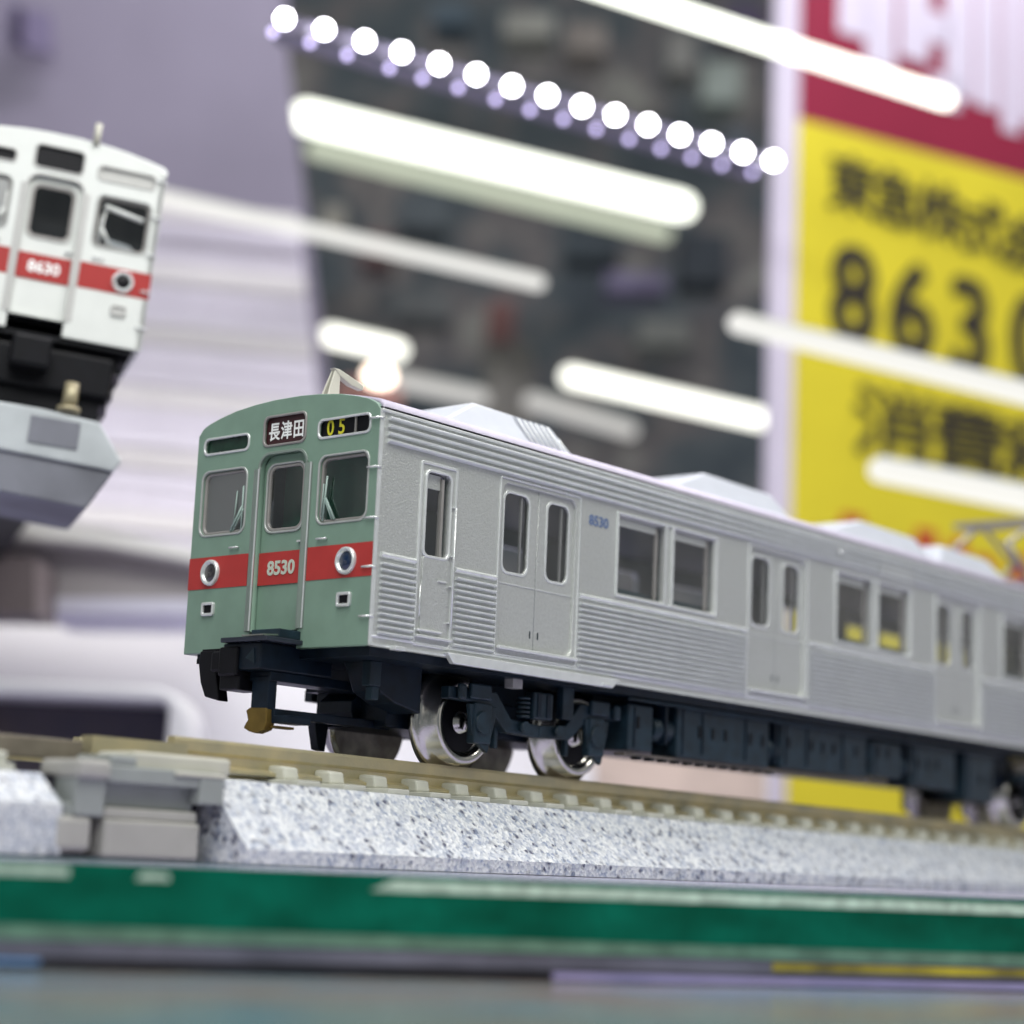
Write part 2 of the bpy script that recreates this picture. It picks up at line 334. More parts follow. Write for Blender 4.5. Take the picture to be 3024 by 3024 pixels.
# backdrop beyond the glass
NB = Vector((-FW.x, -FW.y, 0)).normalized()
def vplane(u, v, d, n=None): return (at(u, v, d), NB if n is None else n)
def vpanel(name, px, pl, th, m, parent=None, holes=None):
    P = [on_plane(u, v, pl[0], pl[1]) for u, v in px]
    return MB().prism([tuple(p) for p in P], tuple(-pl[1]*th)).build(name, m, parent)
def back_mat():
    m, N, L, P = newmat("backdrop_dim_reflections")
    tc = N.new('ShaderNodeTexCoord'); nz = N.new('ShaderNodeTexNoise'); nz.inputs['Scale'].default_value = 0.22; nz.inputs['Detail'].default_value = 5; nz.inputs['Roughness'].default_value = 0.6
    L.new(tc.outputs['Object'], nz.inputs['Vector']); cr = N.new('ShaderNodeValToRGB'); e = cr.color_ramp.elements
    e[0].position = 0.36; e[0].color = (0.075, 0.095, 0.11, 1); e[1].position = 0.70; e[1].color = (0.36, 0.36, 0.32, 1)
    q = e.new(0.46); q.color = (0.11, 0.135, 0.145, 1); q = e.new(0.56); q.color = (0.18, 0.165, 0.165, 1)  # mottling paints the store's dim reflections into the backdrop colour
    L.new(nz.outputs['Fac'], cr.inputs[0]); L.new(cr.outputs[0], P.inputs['Base Color']); P.inputs['Roughness'].default_value = 0.8
    return m
PBK = vplane(1500, 700, 125)
tag(vpanel("back_wall", [(-2500, -2500), (5500, -2500), (5500, 3200), (-2500, 3200)], PBK, 2, back_mat()), kind='structure')
LAVW = mat("lavender_grey_wall_paint", (0.27, 0.245, 0.32), 0.7, 0, 0.08, 0.15)
PWL = vplane(600, 500, 64)
tag(vpanel("case_wall", [(-900, -900), (800, -900), (830, 90), (868, 400), (930, 900), (1010, 1500), (1010, 2450), (-900, 2450)], PWL, 2.5, LAVW), kind='structure')
# far shop shelf with blurred cartons
sf = thing("shop_shelf", "blurred muted cartons on a shelf in the dark gap left of the sign", "shop shelf", loc=tuple(at(1600, 500, 112)))
for u, v, wu, hv, c in ((985, 640, 60, 70, (.42,.40,.34)), (1110, 730, 90, 90, (.16,.10,.10)), (1560, 70, 150, 70, (.34,.34,.30)), (1330, 40, 110, 60, (.10,.14,.17)), (1730, 110, 120, 90, (.30,.27,.24)), (2130, 240, 110, 130, (.33,.38,.34)), (2010, 150, 80, 120, (.24,.24,.22)), (2200, 60, 120, 100, (.10,.08,.14)), (1250, 620, 150, 110, (.10,.12,.13)), (1750, 700, 160, 120, (.05,.065,.075)), (2080, 760, 140, 150, (.04,.05,.06)), (1880, 830, 180, 50, (.20,.18,.28)), (1250, 900, 160, 90, (.13,.14,.14)), (1960, 980, 150, 80, (.20,.21,.19)), (1100, 1010, 60, 60, (.30,.31,.25)), (2180, 420, 60, 90, (.12,.15,.18))):
    p = at(u, v, 112); a, b = wu*112/FPX/2, hv*112/FPX/2
    hx0 = Vector((RT.x, RT.y, 0)).normalized()
    child0 = MB().prism([tuple(p+hx0*i*a+Vector((0, 0, j*b))) for i, j in ((-1, -1), (1, -1), (1, 1), (-1, 1))], tuple(-NB*3)).build("carton", mat("muted_carton", c, 0.8, 0, 0.2, 0.5))
    child0.parent = sf; child0.matrix_parent_inverse = Matrix.Translation(-sf.location)
# ribbed pale panel
RIB = mat("pale_lilac_plastic", (0.70, 0.66, 0.75), 0.6, 0, 0.05, 0.3)
RIB2 = mat("warm_white_plastic", (0.70, 0.67, 0.68), 0.6, 0, 0.05, 0.3)
rp = thing("ribbed_panel", "pale lilac panel of blurred horizontal slats behind the gap between both trains", "panel", loc=tuple(at(600, 1400, 60)))
PRB = vplane(600, 1000, 60)
for i in range(18):
    v0 = 610+i*62; j = random.uniform(-6, 6)
    px = [(-300, v0-95+j), (880+i*7, v0+25+j), (880+i*7, v0+25+50), (-300, v0-95+50)]
    o = vpanel("slat", px, (PRB[0]+NB*(0.15*(i % 2)+0.02*i), NB), 0.5, RIB if (i*7) % 3 else RIB2)
    o.parent = rp; o.matrix_parent_inverse = Matrix.Translation(-rp.location)
# lower white riser
WHT = mat("white_card_riser", (0.80, 0.79, 0.80), 0.6, 0, 0.02, 0.2)
PRI = vplane(900, 2000, 50)
ri = vpanel("display_riser", [(-600, 1770), (560, 1800), (2275, 1960), (2275, 2600), (-600, 2600)], PRI, 4, WHT)
tag(ri, "big plain white riser block filling the gap below both trains", "riser")
BEI = mat("beige_card", (0.62, 0.50, 0.42), 0.6, 0, 0.15, 0.6)
tag(vpanel("beige_board", [(1760, 2150), (2262, 2150), (2262, 2600), (1760, 2600)], (at(2000, 2200, 47), NB), 0.6, BEI), "beige board glimpsed under the middle of the carriage left of the yellow sign", "board")
# left shelf structures
WPL = mat("ivory_shelf_lip", (0.80, 0.79, 0.74), 0.5, 0, 0.02, 0.3)
SHB = mat("taupe_shelf_face", (0.40, 0.37, 0.37), 0.6, 0, 0.12, 0.25)
SHD = mat("brown_grey_box", (0.17, 0.14, 0.135), 0.6, 0, 0.15, 0.3)
BWS = mat("bluish_white_strip", (0.70, 0.69, 0.78), 0.5, 0, 0.03, 0.3)
us = thing("upper_shelf", "broad taupe shelf board with ivory lip under the white faced train", "shelf", loc=tuple(at(300, 1650, 44)))
def child(o, par): o.parent = par; o.matrix_parent_inverse = Matrix.Translation(-par.location); return o
child(vpanel("shelf_lip", [(-500, 1470), (290, 1562), (640, 1632), (640, 1668), (290, 1605), (-500, 1540)], vplane(300, 1600, 43), 6, WPL), us)
child(vpanel("shelf_face", [(-500, 1560), (290, 1612), (640, 1675), (640, 1765), (-500, 1765)], vplane(300, 1600, 44.0), 5, SHB), us)
child(vpanel("lower_strip", [(100, 1764), (640, 1768), (640, 1812), (100, 1806)], vplane(300, 1600, 43.5), 4, BWS), us)
tag(vpanel("storage_box", [(-500, 1600), (105, 1650), (105, 1815), (-500, 1800)], vplane(300, 1600, 41.5), 2, SHD), "dim brown grey box under the ivory shelf lip at the left edge", "box")
fr = thing("rounded_case", "white rounded case with a dark opening standing behind the track at lower left", "case", loc=tuple(at(300, 2200, 38)))
PF = vplane(300, 2200, 38)
o0 = on_plane(-300, 2400, PF[0], PF[1]); hx = Vector((RT.x, RT.y, 0)).normalized()
hz = Vector((0, 0, 1)); LM = Matrix((hx, hz, hx.cross(hz))).transposed()
pxw = 38/FPX
def lp(u, v): q = on_plane(u, v, PF[0], PF[1])-o0; return (q.dot(hx), q.z)
xa, _ = lp(-280, 2200); xb, zb = lp(592, 2045); xc, zc = lp(525, 2085)
z_lo = -2.0
child(plate("case_frame", rr(xa, xb, z_lo, zb, 0.75, 8), [rr(xa+0.5, xc, z_lo+0.6, zc, 0.18, 5)], 2.0, 0.08, mat("glossy_white_shell", (0.80, 0.80, 0.80), 0.3, 0, 0.02, 0.3), None, LM, tuple(o0)), fr)
child(plate("dark_interior", rr(xa+0.4, xc+0.1, z_lo+0.5, zc+0.1, 0.18, 5), [], 0.3, 0.0, mat("dark_mottled_inside", (0.04, 0.035, 0.055), 0.5, 0, 0.3, 0.5, col2=(0.09, 0.07, 0.075)), None, LM, tuple(o0-hx.cross(hz)*0.9)), fr)

# ================================================================== SIGN
H = Vector((0.936, -0.352, 0)).normalized(); NS = H.cross(Vector((0, 0, 1))).normalized()
if NS.dot(NB) < 0: NS = -NS
S0 = at(2390, 360, 62)
sg = thing("price_sign", "large yellow and crimson printed sign with white border at the right edge", "sign", loc=tuple(S0))
SM = Matrix((H, Vector((0, 0, 1)), H.cross(Vector((0, 0, 1))))).transposed()
def sp(u, v): q = on_plane(u, v, S0, NS)-S0; return q.dot(H), q.z
def spoly(name, pts, m, off, th=0.05):
    return child(MB().prism([tuple(S0+H*a+Vector((0, 0, b))+NS*off) for a, b in pts], tuple(-NS*th)).build(name, m), sg)
x_l = sp(2352, 700)[0]; x_b = sp(2284, 700)[0]
YEL = mat("yellow_sign_print", (0.80, 0.68, 0.03), 0.5, 0, 0.04, 0.3)
CRI = mat("crimson_sign_print", (0.30, 0.010, 0.045), 0.5, 0, 0.05, 0.3)
SWH = mat("lilac_white_card", (0.76, 0.70, 0.82), 0.5, 0, 0.02, 0.3)
INK = mat("black_sign_ink", (0.035, 0.028, 0.02), 0.5, 0, 0.1, 0.5)
RINK = mat("red_sign_ink", (0.55, 0.05, 0.03), 0.5, 0, 0.1, 0.5)
zt = sp(2390, -900)[1]; zbt = sp(2390, 2650)[1]; x_r = x_l+60
zr = 0.0
spoly("border", [(x_b, zbt), (x_r+1, zbt), (x_r+1, zt), (x_b, zt)], SWH, 0.0, 0.25)
spoly("yellow_field", [(x_l, zbt), (x_r, zbt), (x_r, zr), (x_l, zr)], YEL, 0.05)
spoly("crimson_field", [(x_l, zr), (x_r, zr), (x_r, zt), (x_l, zt)], CRI, 0.05)
def stext(name, s, u, v, hpx, wpx, m, bold):
    a, b = sp(u, v); d = (on_plane(u, v, S0, NS)-CP).dot(FW)
    h = hpx*d/FPX; asp = wpx/hpx/0.68
    cu_off = S0+H*a+Vector((0, 0, b))+NS*0.07
    ob = text(name, s, h*1.0, m, None, SM, tuple(cu_off), 0.0, asp, 0.015)
    me = ob.data; vs = [v.co.copy() for v in me.vertices]; fs = [list(p.vertices) for p in me.polygons]
    V, F = [], []                     # heavy type: the glyph struck several times side by side
    for i, (dx, dz) in enumerate(((0, 0), (1, 0), (-1, 0), (0.7, 0.7), (-0.7, 0.7), (0.7, -0.7), (-0.7, -0.7))):
        b = len(V); o3 = H*(dx*bold*h)+Vector((0, 0, dz*bold*h))+NS*(0.003*i)
        V += [v+o3 for v in vs]; F += [[b+k for k in f] for f in fs]
    me.clear_geometry(); me.from_pydata([tuple(v) for v in V], [], F)
    return child(ob, sg)
for ch, u, v in (("東", 2512, 562), ("急", 2642, 604), ("株", 2772, 643), ("式", 2900, 690), ("会", 3026, 735), ("社", 3150, 780)):
    stext("lettering", ch, u, v, 188, 128, INK, 0.022)
for ch, u, v in (("8", 2516, 868), ("6", 2688, 915), ("3", 2862, 963), ("0", 3046, 1010)):
    stext("numeral", ch, u, v+18, 400, 236, INK, 0.034)
for ch, u, v in (("消", 2636, 1272), ("費", 2856, 1322), ("税", 3070, 1372)):
    stext("lettering", ch, u, v, 228, 218, INK, 0.024)
# large blurred white characters on crimson
def sbar(u0, v0, u1, v1, m=SWH, off=0.075):
    a, b = sp(u0, v0); c, d = sp(u1, v1)
    spoly("white_stroke", [(a, d), (c, d), (c, b), (a, b)], m, off, 0.03)
for q in ((2480, -500, 2560, 120), (2560, -500, 2640, 210), (2660, -500, 2740, 190), (2740, 30, 2800, 140), (2790, -500, 2870, 300), (2740, 215, 2830, 330), (2880, -500, 2945, 330), (2955, -500, 3010, 400), (3015, -500, 3100, 380), (2745, -500, 2790, -20)): sbar(*q)
for q in ((2480, 1515, 2545, 1570), (2700, 1560, 2760, 1625), (2800, 1590, 2850, 1650), (2870, 1640, 2930, 1760), (2980, 1640, 3040, 1720)):
    a, b = sp(q[0], q[1]); c, d = sp(q[2], q[3]); spoly("red_stroke", [(a, d), (c, d), (c, b), (a, b)], RINK, 0.075, 0.03)

# ================================================================== LAMPS (store and case), glass reflections as glowing shapes
def lamp(name, label, p0, p1, d0, d1, rad, m, cat="light tube", group=None):
    a = at(*p0, d0); b = at(*p1, d1)
    r = thing(name, label, cat, loc=tuple((a+b)/2), group=group)
    child(MB().capsule(a, b, rad).build("glowing_tube_or_reflection", m), r)
    ax = (b-a).normalized()
    child(MB().box(-0.001, 0.001, -0.001, 0.001, -0.001, 0.001).build("x", m), r) if False else None
    hs = MB(); k = (b-a).length
    up = Vector((0, 0, 1))*rad*1.05
    hs.cyl(a+up-NB*rad*1.2, b+up-NB*rad*1.2, rad*0.5, 8)
    child(hs.build("tube_housing", mat("lamp_housing", (0.35, 0.37, 0.30), 0.5)), r)
    return r
TW = emit("white_tube_glow", (1.0, 1.0, 0.90), 2.6); TG = emit("bright_tube_glow", (0.97, 1.0, 0.88), 3.2)
TS = emit("soft_reflection_glow", (1.0, 0.99, 0.95), 1.02, 0.22); TD = emit("dim_reflection_glow", (0.95, 0.93, 0.90), 0.75, 0.30)  # for glowing tubes added as lamp reflections in the front glass
lamp("fluorescent_tube_or_reflection", "thick bright white tube just below the row of round LED lamps", (905, 345), (2015, 610), 84, 98, 0.62, TG)
MB_ = child(MB().capsule(at(930, 440, 90), at(1960, 688, 99), 0.42).build("lit_reflector", emit("reflector_glow", (0.85, 0.92, 0.72), 0.75)), [o for o in sc.objects if o.name == "fluorescent_tube_or_reflection"][0])  # emission stands in for the tube's light on its reflector
lamp("fluorescent_tube_or_reflection", "long bright white tube crossing the sign's crimson top", (1700, -60), (2790, 292), 50, 52, 0.26, TG)
lamp("fluorescent_tube_or_reflection", "short bright white tube above the antenna of the sage reflecting train", (975, 990), (1175, 1035), 92, 94, 0.42, TW)
lamp("fluorescent_tube_or_reflection", "medium bright white tube left of the sign above the roof units", (1685, 1112), (2245, 1238), 90, 94, 0.42, TW)
lamp("fluorescent_tube_or_reflection", "soft white tube reflection running right from the white faced train's roof", (440, 575), (1590, 835), 58, 60, 0.22, TS)
lamp("fluorescent_tube_or_reflection", "soft white tube reflection crossing the large black numerals of the yellow sign", (2180, 955), (3200, 1205), 46, 42, 0.25, TS)
lamp("fluorescent_tube_or_reflection", "soft white tube reflection crossing the lower lettering of the yellow sign", (2600, 1388), (3250, 1520), 44, 42, 0.28, TS)
lamp("fluorescent_tube_or_reflection", "dim grey tube reflection behind the first roof unit", (1120, 1115), (1420, 1175), 82, 84, 0.34, TD)
lamp("fluorescent_tube_or_reflection", "dim grey tube reflection right of the first roof unit, below the medium bright tube", (1570, 1185), (1860, 1270), 86, 90, 0.36, TD)
warm = MB().capsule(at(1105, 1108, 76), at(1135, 1112, 76), 0.35).build("warm_lamp", emit("warm_lamp_glow", (1, 0.82, 0.66), 6))
tag(warm, "small warm orange white lamp glowing just right of the antenna", "lamp")
rb = MB(); p = at(1085, 1165, 80); rb.box(p.x-1.0, p.x+1.0, p.y-1, p.y+1, p.z-0.6, p.z+0.5)
tag(rb.build("red_box", mat("salmon_red_card", (0.55, 0.30, 0.25), 0.6), bev=0.2), "blurred salmon red box seen behind the antenna", "box")
p = at(1478, 955, 104)
tag(MB().box(p.x-0.6, p.x+0.6, p.y-0.6, p.y+0.6, p.z-1.0, p.z+1.1).build("red_notice", mat("dull_red_card", (0.26, 0.13, 0.125), 0.6), bev=0.25), "small dull red notice floating in the dark background at centre", "notice")
p = at(1500, 1100, 106)
tag(MB().box(p.x-1.6, p.x+1.6, p.y-0.6, p.y+0.6, p.z-4.5, p.z+1.8).build("shop_pillar", mat("grey_pillar_paint", (0.22, 0.21, 0.19), 0.7), bev=0.4), "grey blurred pillar below the small dull red notice", "pillar")
LED = emit("led_glow", (0.97, 0.94, 1.0), 45); LEDV = emit("led_reflection_glow", (0.68, 0.60, 1.0), 3.6)
ledpx = [(537,35),(612,55),(688,77),(758,98),(829,120),(899,140),(966,162),(1033,180),(1098,200),(1161,217),(1223,235),(1283,254),(1343,270),(1402,287),(1459,303)]
ledpx2 = [(515,60),(585,80),(655,103),(735,128),(797,147),(865,165),(935,187),(1000,207),(1063,224),(1125,243),(1187,262),(1247,280),(1305,297),(1362,310),(1420,325)]
K = 3024/1932
LEDB = mat("led_strip_bar", (0.10, 0.09, 0.14), 0.5)
def ledstrip(px, d0, d1, rad, m, label):
    pts = [at(u*K, v*K, 1/((1/d0)+(1/d1-1/d0)*i/(len(px)-1))) for i, (u, v) in enumerate(px)]
    r = thing("led_strip_or_reflection", label, "LED strip", loc=tuple(pts[7]))
    for q in pts:
        child(MB().capsule(q-Vector((0, 0, 0.01)), q, rad, 10, 3).build("led_lamp_or_reflection", m), r)
    child(MB().prism([tuple(pts[0]-NB*0.2+Vector((0, 0, -0.1))), tuple(pts[-1]-NB*0.2+Vector((0, 0, -0.1))), tuple(pts[-1]-NB*0.2+Vector((0, 0, 0.15))), tuple(pts[0]-NB*0.2+Vector((0, 0, 0.15)))], tuple(-NB*0.15)).build("strip_bar", LEDB), r)
ledstrip(ledpx, 46, 58, 0.125, LED, "row of fifteen brilliant white round LED lamps sloping across the top")
ledstrip(ledpx2, 38, 46, 0.07, LEDV, "dimmer violet reflection of the LED lamps tucked under the brilliant white row")  # dim glowing beads added as the reflection of the white row

# ================================================================== TRACK
SL = -0.008
def track(root, x0, x1, nsl, sl_start, z0=0.0, end_cut=0.0, slope=SL):
    zt = lambda x: z0 + slope*(x)
    def lin(prof, name, m, xa=x0, xb=x1, smooth=False):
        n = len(prof); vs = [(xa, y, z+zt(xa) if z > -0.9 else z) for y, z in prof]+[(xb, y, z+zt(xb) if z > -0.9 else z) for y, z in prof]
        mb = MB(); mb.add(vs, [list(range(n))[::-1], list(range(n, 2*n))]+[(i, (i+1) % n, n+(i+1) % n, n+i) for i in range(n)], smooth)
        return mb.build(name, m, root)
    lin([(-1.87, -1.132), (-1.87, -1.0), (-1.72, -0.88), (-1.27, -0.385), (1.27, -0.385), (1.72, -0.88), (1.87, -1.0), (1.87, -1.132)], "roadbed", BALLAST)
    for s in (-1, 1):
        c = 0.71*s
        lin([(c-0.045*1, 0), (c+0.045, 0), (c+0.055, -0.03), (c+0.055, -0.12), (c+0.03, -0.15), (c+0.02, -0.235), (c+0.13, -0.27), (c+0.13, -0.30), (c-0.13, -0.30), (c-0.13, -0.27), (c-0.02, -0.235), (c-0.03, -0.15), (c-0.055, -0.12), (c-0.055, -0.03)], "rail", BRASS)
    # sleeper prototype: plate + two rail clips
    mb = MB(); mb.box(-0.155, 0.155, -1.22, 1.22, -0.384, -0.325)
    sl_me = None; clip_me = None
    for k in range(nsl):
        x = sl_start+k*0.634
        if sl_me is None:
            o = mb.build("sleeper", SLEEP, root, 0.012); sl_me = o.data
            cm = MB()
            cm.prism([(-0.10, -0.72, -0.19), (-0.10, -0.80, -0.185), (-0.085, -0.93, -0.20), (-0.085, -0.955, -0.30), (-0.085, -0.955, -0.325), (-0.10, -0.72, -0.325)], (0.20, 0, 0))
            c1 = cm.build("rail_clip", SLEEP, o, 0.02); clip_me = c1.data
            sides = [(c1, 0)]
            o.location = (x, 0, zt(x))
            c2 = link("rail_clip", clip_me, o, 0.02); c2.rotation_euler = (0, 0, math.pi)
        else:
            o = link("sleeper", sl_me, root, 0.012); o.location = (x, 0, zt(x))
            for rz in (0, math.pi):
                c = link("rail_clip", clip_me, o, 0.02); c.rotation_euler = (0, 0, rz)
    return root
tr = thing("track_section", "straight track on speckled grey roadbed under the sage fronted train", "model track", loc=(0, 0, 0))
track(tr, -1.86, 34, 54, -0.52)
def solid(mb, name, m, root, bev=0.015): return mb.build(name, m, root, bev)
# grey plastic joint at the track end
jn = thing("track_joiner", "stepped grey plastic coupling block at the near end of the straight track", "track joiner", loc=(-2.6, -1.5, SH))
JL = -Vector(jn.location)
def jbox(name, x0, x1, y0, y1, z0, z1, m=JOINER, bev=0.02):
    mb = MB().box(x0, x1, y0, y1, z0, z1); mb.v = [tuple(Vector(q)+JL) for q in mb.v]
    return mb.build(name, m, jn, bev)
jbox("base_block", -3.18, -2.11, -1.5, 1.5, -1.125, -0.80, JOINERL, 0.03)
jbox("base_step", -3.17, -2.12, -1.46, 1.46, -0.80, -0.70, JOINERL)
jbox("recess_wall", -3.17, -2.10, -1.36, 1.36, -0.70, -0.48)
jbox("upper_beam", -3.19, -1.90, -1.5, -1.0, -0.49, -0.34)
jbox("upper_beam", -3.16, -2.86, -1.48, -1.0, -0.34, -0.25)
jbox("top_bar", -2.86, -1.72, -1.42, -0.9, -0.36, -0.20, CREAM, 0.03)
jbox("raised_lip", -2.45, -1.86, -1.53, -1.43, -0.39, -0.35, CREAM, 0.01)
jbox("end_lug", -2.16, -1.87, -1.52, 1.4, -0.63, -0.37)
jbox("latch_cap", -3.54, -3.19, -1.56, -1.0, -0.47, -0.31, JOINERL, 0.04)
jbox("latch_body", -3.51, -3.20, -1.50, 1.4, -0.79, -0.45)
jbox("latch_foot", -3.68, -3.31, -1.5, -1.0, -1.09, -0.79, JOINERL, 0.05)
jbox("latch_side", -3.57, -3.46, -1.46, -1.0, -0.80, -0.68)
jbox("dark_core", -3.62, -1.90, -1.2, 1.2, -1.12, -0.45, DARKG, 0)
for s in (-1, 1):
    jr = MB().prism([(-2.83, s*0.71-0.08, -0.055), (-2.83, s*0.71+0.08, -0.055), (-2.83, s*0.71+0.08, -0.26), (-2.83, s*0.71-0.08, -0.26)], (1.12, 0, 0))
    jr.v = [tuple(Vector(q)+JL) for q in jr.v]; jr.build("joint_rail", BRASS, jn)
t2 = thing("track_section", "next track section with teal shaded roadbed end, left of the grey coupling block", "model track", loc=(0, 0, 0))
T2 = [(-3.62, -1.25), (-4.1, -1.75), (-14, -2.1)]
mb = MB(); mb.prism([(-14, -1.62, -1.125), (-14, -1.60, -0.70), (-14, -1.25, -0.44), (-14, 1.25, -0.44), (-14, 1.85, -0.98), (-14, 1.85, -1.125)], (10.38, 0, 0))
o = mb.build("roadbed", BALLAST, t2)
for v in o.data.vertices:
    if v.co.x > -4: v.co.y *= 0.95
    v.co.y += 0.05
for s in (-1, 1):
    MB().box(-14, -2.90, s*0.71-0.05, s*0.71+0.05, -0.30, -0.115).build("rail", mat("dull_nickel_rail", (0.32, 0.28, 0.22), 0.35, 0.8, 0.15, 3, 0.3, 40), t2, 0.01)
for k in range(7):
    o = MB().box(-0.16, 0.16, -1.0, 1.25, -0.44, -0.37).build("sleeper", SLEEP, t2, 0.01); o.location.x = -3.95-0.63*k
    for yy in (-0.86, 0.9): MB().box(-0.2, 0.1, yy-0.12, yy+0.12, -0.40, -0.27).build("rail_clip", SLEEP, o, 0.03)

# ================================================================== TRAIN BUILDER
ARC = [(1.392, 3.46), (1.33, 3.535), (1.22, 3.588), (1.05, 3.635), (0.8, 3.688), (0.5, 3.722), (0.2, 3.740), (-0.2, 3.740), (-0.5, 3.722), (-0.8, 3.688), (-1.05, 3.635), (-1.22, 3.588), (-1.33, 3.535), (-1.392, 3.46)]
def ring(name, a0, a1, b0, b1, r, wd, th, m, par, M3, off):
    return plate(name, rr(a0, a1, b0, b1, r), [rr(a0+wd, a1-wd, b0+wd, b1-wd, max(0.01, r-wd*0.6))], th, min(0.008, wd*0.3, th*0.4), m, par, M3, off)
def front(root, face, stripe, post, number, dest, route, numcol, lens_r, lens_l, panes, cabwall):
    outer = [(1.392, 1.05)]+ARC+[(-1.392, 1.05), (-0.36, 1.05), (-0.36, 1.25), (0.36, 1.25), (0.36, 1.05)]
    door = rr(-0.35, 0.35, 1.255, 3.15, 0.02)
    dr = archrect(-0.35, 0.35, 1.256, 3.15, 0.14)
    wl, wr, dh, nr, nl = rr(0.56, 1.26, 2.34, 3.035, 0.09), rr(-1.26, -0.56, 2.34, 3.035, 0.09), rr(-0.31, 0.325, 3.24, 3.555, 0.07), rr(-1.26, -0.51, 3.24, 3.43, 0.06), rr(0.56, 1.27, 3.24, 3.41, 0.06)
    fp = plate("front_panel", outer, [dr, wl, wr, dh, nr, nl], 0.07, 0.008, face, root, FRONT, (0.035, 0, 0))
    # bezels
    for a0, a1, b0, b1, r in ((0.56, 1.26, 2.34, 3.035, 0.09), (-1.26, -0.56, 2.34, 3.035, 0.09)):
        ws = ring("windscreen", a0-0.022, a1+0.022, b0-0.022, b1+0.022, r+0.02, 0.022, 0.026, SOFTRIM, root, FRONT, (0.0, 0, 0))
        ring("rubber_rim", a0+0.001, a1-0.001, b0+0.001, b1-0.001, r, 0.032, 0.05, GREYRIM, ws, FRONT, (0.045, 0, 0))
        plate("pane", rr(a0+0.03, a1-0.03, b0+0.03, b1-0.03, 0.06), [], 0.02, 0, (GLASSR if a0 > 0 else panes), ws, FRONT, (0.055, 0, 0))
        c = 1 if a0 < 0 else -1
        wi = MB()
        if a0 < 0:
            bx, tx = -0.80, -0.665
            wi.cyl((0.01, bx, b0+0.03), (0.0, tx, 2.60), 0.014, 6); wi.cyl((0.01, bx+0.035, b0+0.03), (0.0, tx+0.02, 2.60), 0.009, 6)
            wi.cyl((0.0, tx+0.025, 2.36), (0.0, tx-0.01, 2.83), 0.012, 6); wi.cyl((0.0, tx+0.05, 2.40), (0.0, tx+0.035, 2.75), 0.008, 6)
        else:
            bx, tx = 0.78, 0.60
            wi.cyl((0.01, bx, b0+0.02), (0.0, tx, 2.62), 0.016, 6); wi.cyl((0.01, bx-0.04, b0+0.02), (0.0, tx-0.02, 2.59), 0.009, 6)
            wi.cyl((0.0, tx, 2.36), (0.0, tx-0.0, 2.84), 0.012, 6); wi.cyl((0.03, bx-0.02, 2.42), (0.03, bx-0.05, 2.80), 0.008, 6)
        wi.build("wiper", WIPER if face is GREEN else WFACE, ws)
    # gangway door
    gd = plate("gangway_door", archrect(-0.345, 0.345, 1.256, 3.145, 0.13), [rr(-0.27, 0.285, 2.32, 3.035, 0.10)], 0.05, 0.006, face, root, FRONT, (0.095, 0, 0))
    ring("window_bezel", -0.292, 0.307, 2.298, 3.057, 0.12, 0.022, 0.026, SOFTRIM if face is GREEN else LGREY, gd, FRONT, (0.065, 0, 0))
    ring("rubber_rim", -0.269, 0.284, 2.321, 3.034, 0.10, 0.032, 0.04, GREYRIM, gd, FRONT, (0.085, 0, 0))
    plate("pane", rr(-0.24, 0.25, 2.35, 3.0, 0.07), [], 0.02, 0, panes, gd, FRONT, (0.10, 0, 0))
    MB().box(0.055, 0.069, -0.345, 0.345, 1.748, 2.095).build("stripe", stripe, gd)
    text("number", number, 0.205, numcol, gd, Matrix(((0,0,-1),(-1,0,0),(0,1,0))), (0.052, -0.005, 1.915), 0.006, 1.02)
    MB().box(0.03, 0.07, -0.34, -0.24, 2.175, 2.195).build("door_handle", BRIGHT, gd)
    for s in (-1, 1):
        if post is POST: MB().box(-0.028, -0.018, s*0.352+(-0.012 if s>0 else -0.10), s*0.352+(0.006 if s>0 else -0.085), 1.26, 3.0).build('post_edge', BRIGHT, root)
        MB().prism([(-0.022, s*0.352, 1.26), (-0.022, s*0.375, 1.26), (0.0, s*0.452, 1.26), (0.02, s*0.452, 1.26), (0.06, s*0.352, 1.26)], (0, 0, 1.74)).build("door_post", post, root)
    pa = []
    for i in range(9):
        t = math.pi/2*i/8; pa.append((0.21+0.17*math.cos(t), 3.0+0.17*math.sin(t)))
    arch = [(0.38, 3.0)]+pa+[(-y, z) for y, z in pa[::-1]]+[(-0.38, 3.0)]
    ain = [(-0.35, 3.0)]+[(-0.21-0.14*math.cos(math.pi/2*i/8), 3.0+0.14*math.sin(math.pi/2*i/8)) for i in range(9)]+[(0.21+0.14*math.cos(math.pi/2*(8-i)/8), 3.0+0.14*math.sin(math.pi/2*(8-i)/8)) for i in range(9)]+[(0.35, 3.0)]
    plate("door_arch", arch+ain, [], 0.03, 0.004, post, root, FRONT, (0.0, 0, 0))
    for s in (-1, 1):
        MB().box(-0.006, 0.0, min(s*0.452, s*1.391), max(s*0.452, s*1.391), 1.748, 2.095).build("stripe", stripe, root)
        hl = MB(); hl.cyl((-0.045, 0, 0), (0.0, 0, 0), 0.128, 28, 0.14)
        # headlight: ring + lens
        h = MB(); n = 28
        prof = [(0.0, 0.142), (-0.035, 0.138), (-0.05, 0.122), (-0.035, 0.102), (-0.01, 0.098), (-0.005, 0.0)]
        vs = []; 
        for (xx, r) in prof: vs += [(xx, s*1.029+r*math.cos(2*math.pi*i/n), 1.92+r*math.sin(2*math.pi*i/n)*1.02) for i in range(n)]
        h.add(vs, [(j*n+i, j*n+(i+1) % n, (j+1)*n+(i+1) % n, (j+1)*n+i) for j in range(len(prof)-1) for i in range(n)], True)
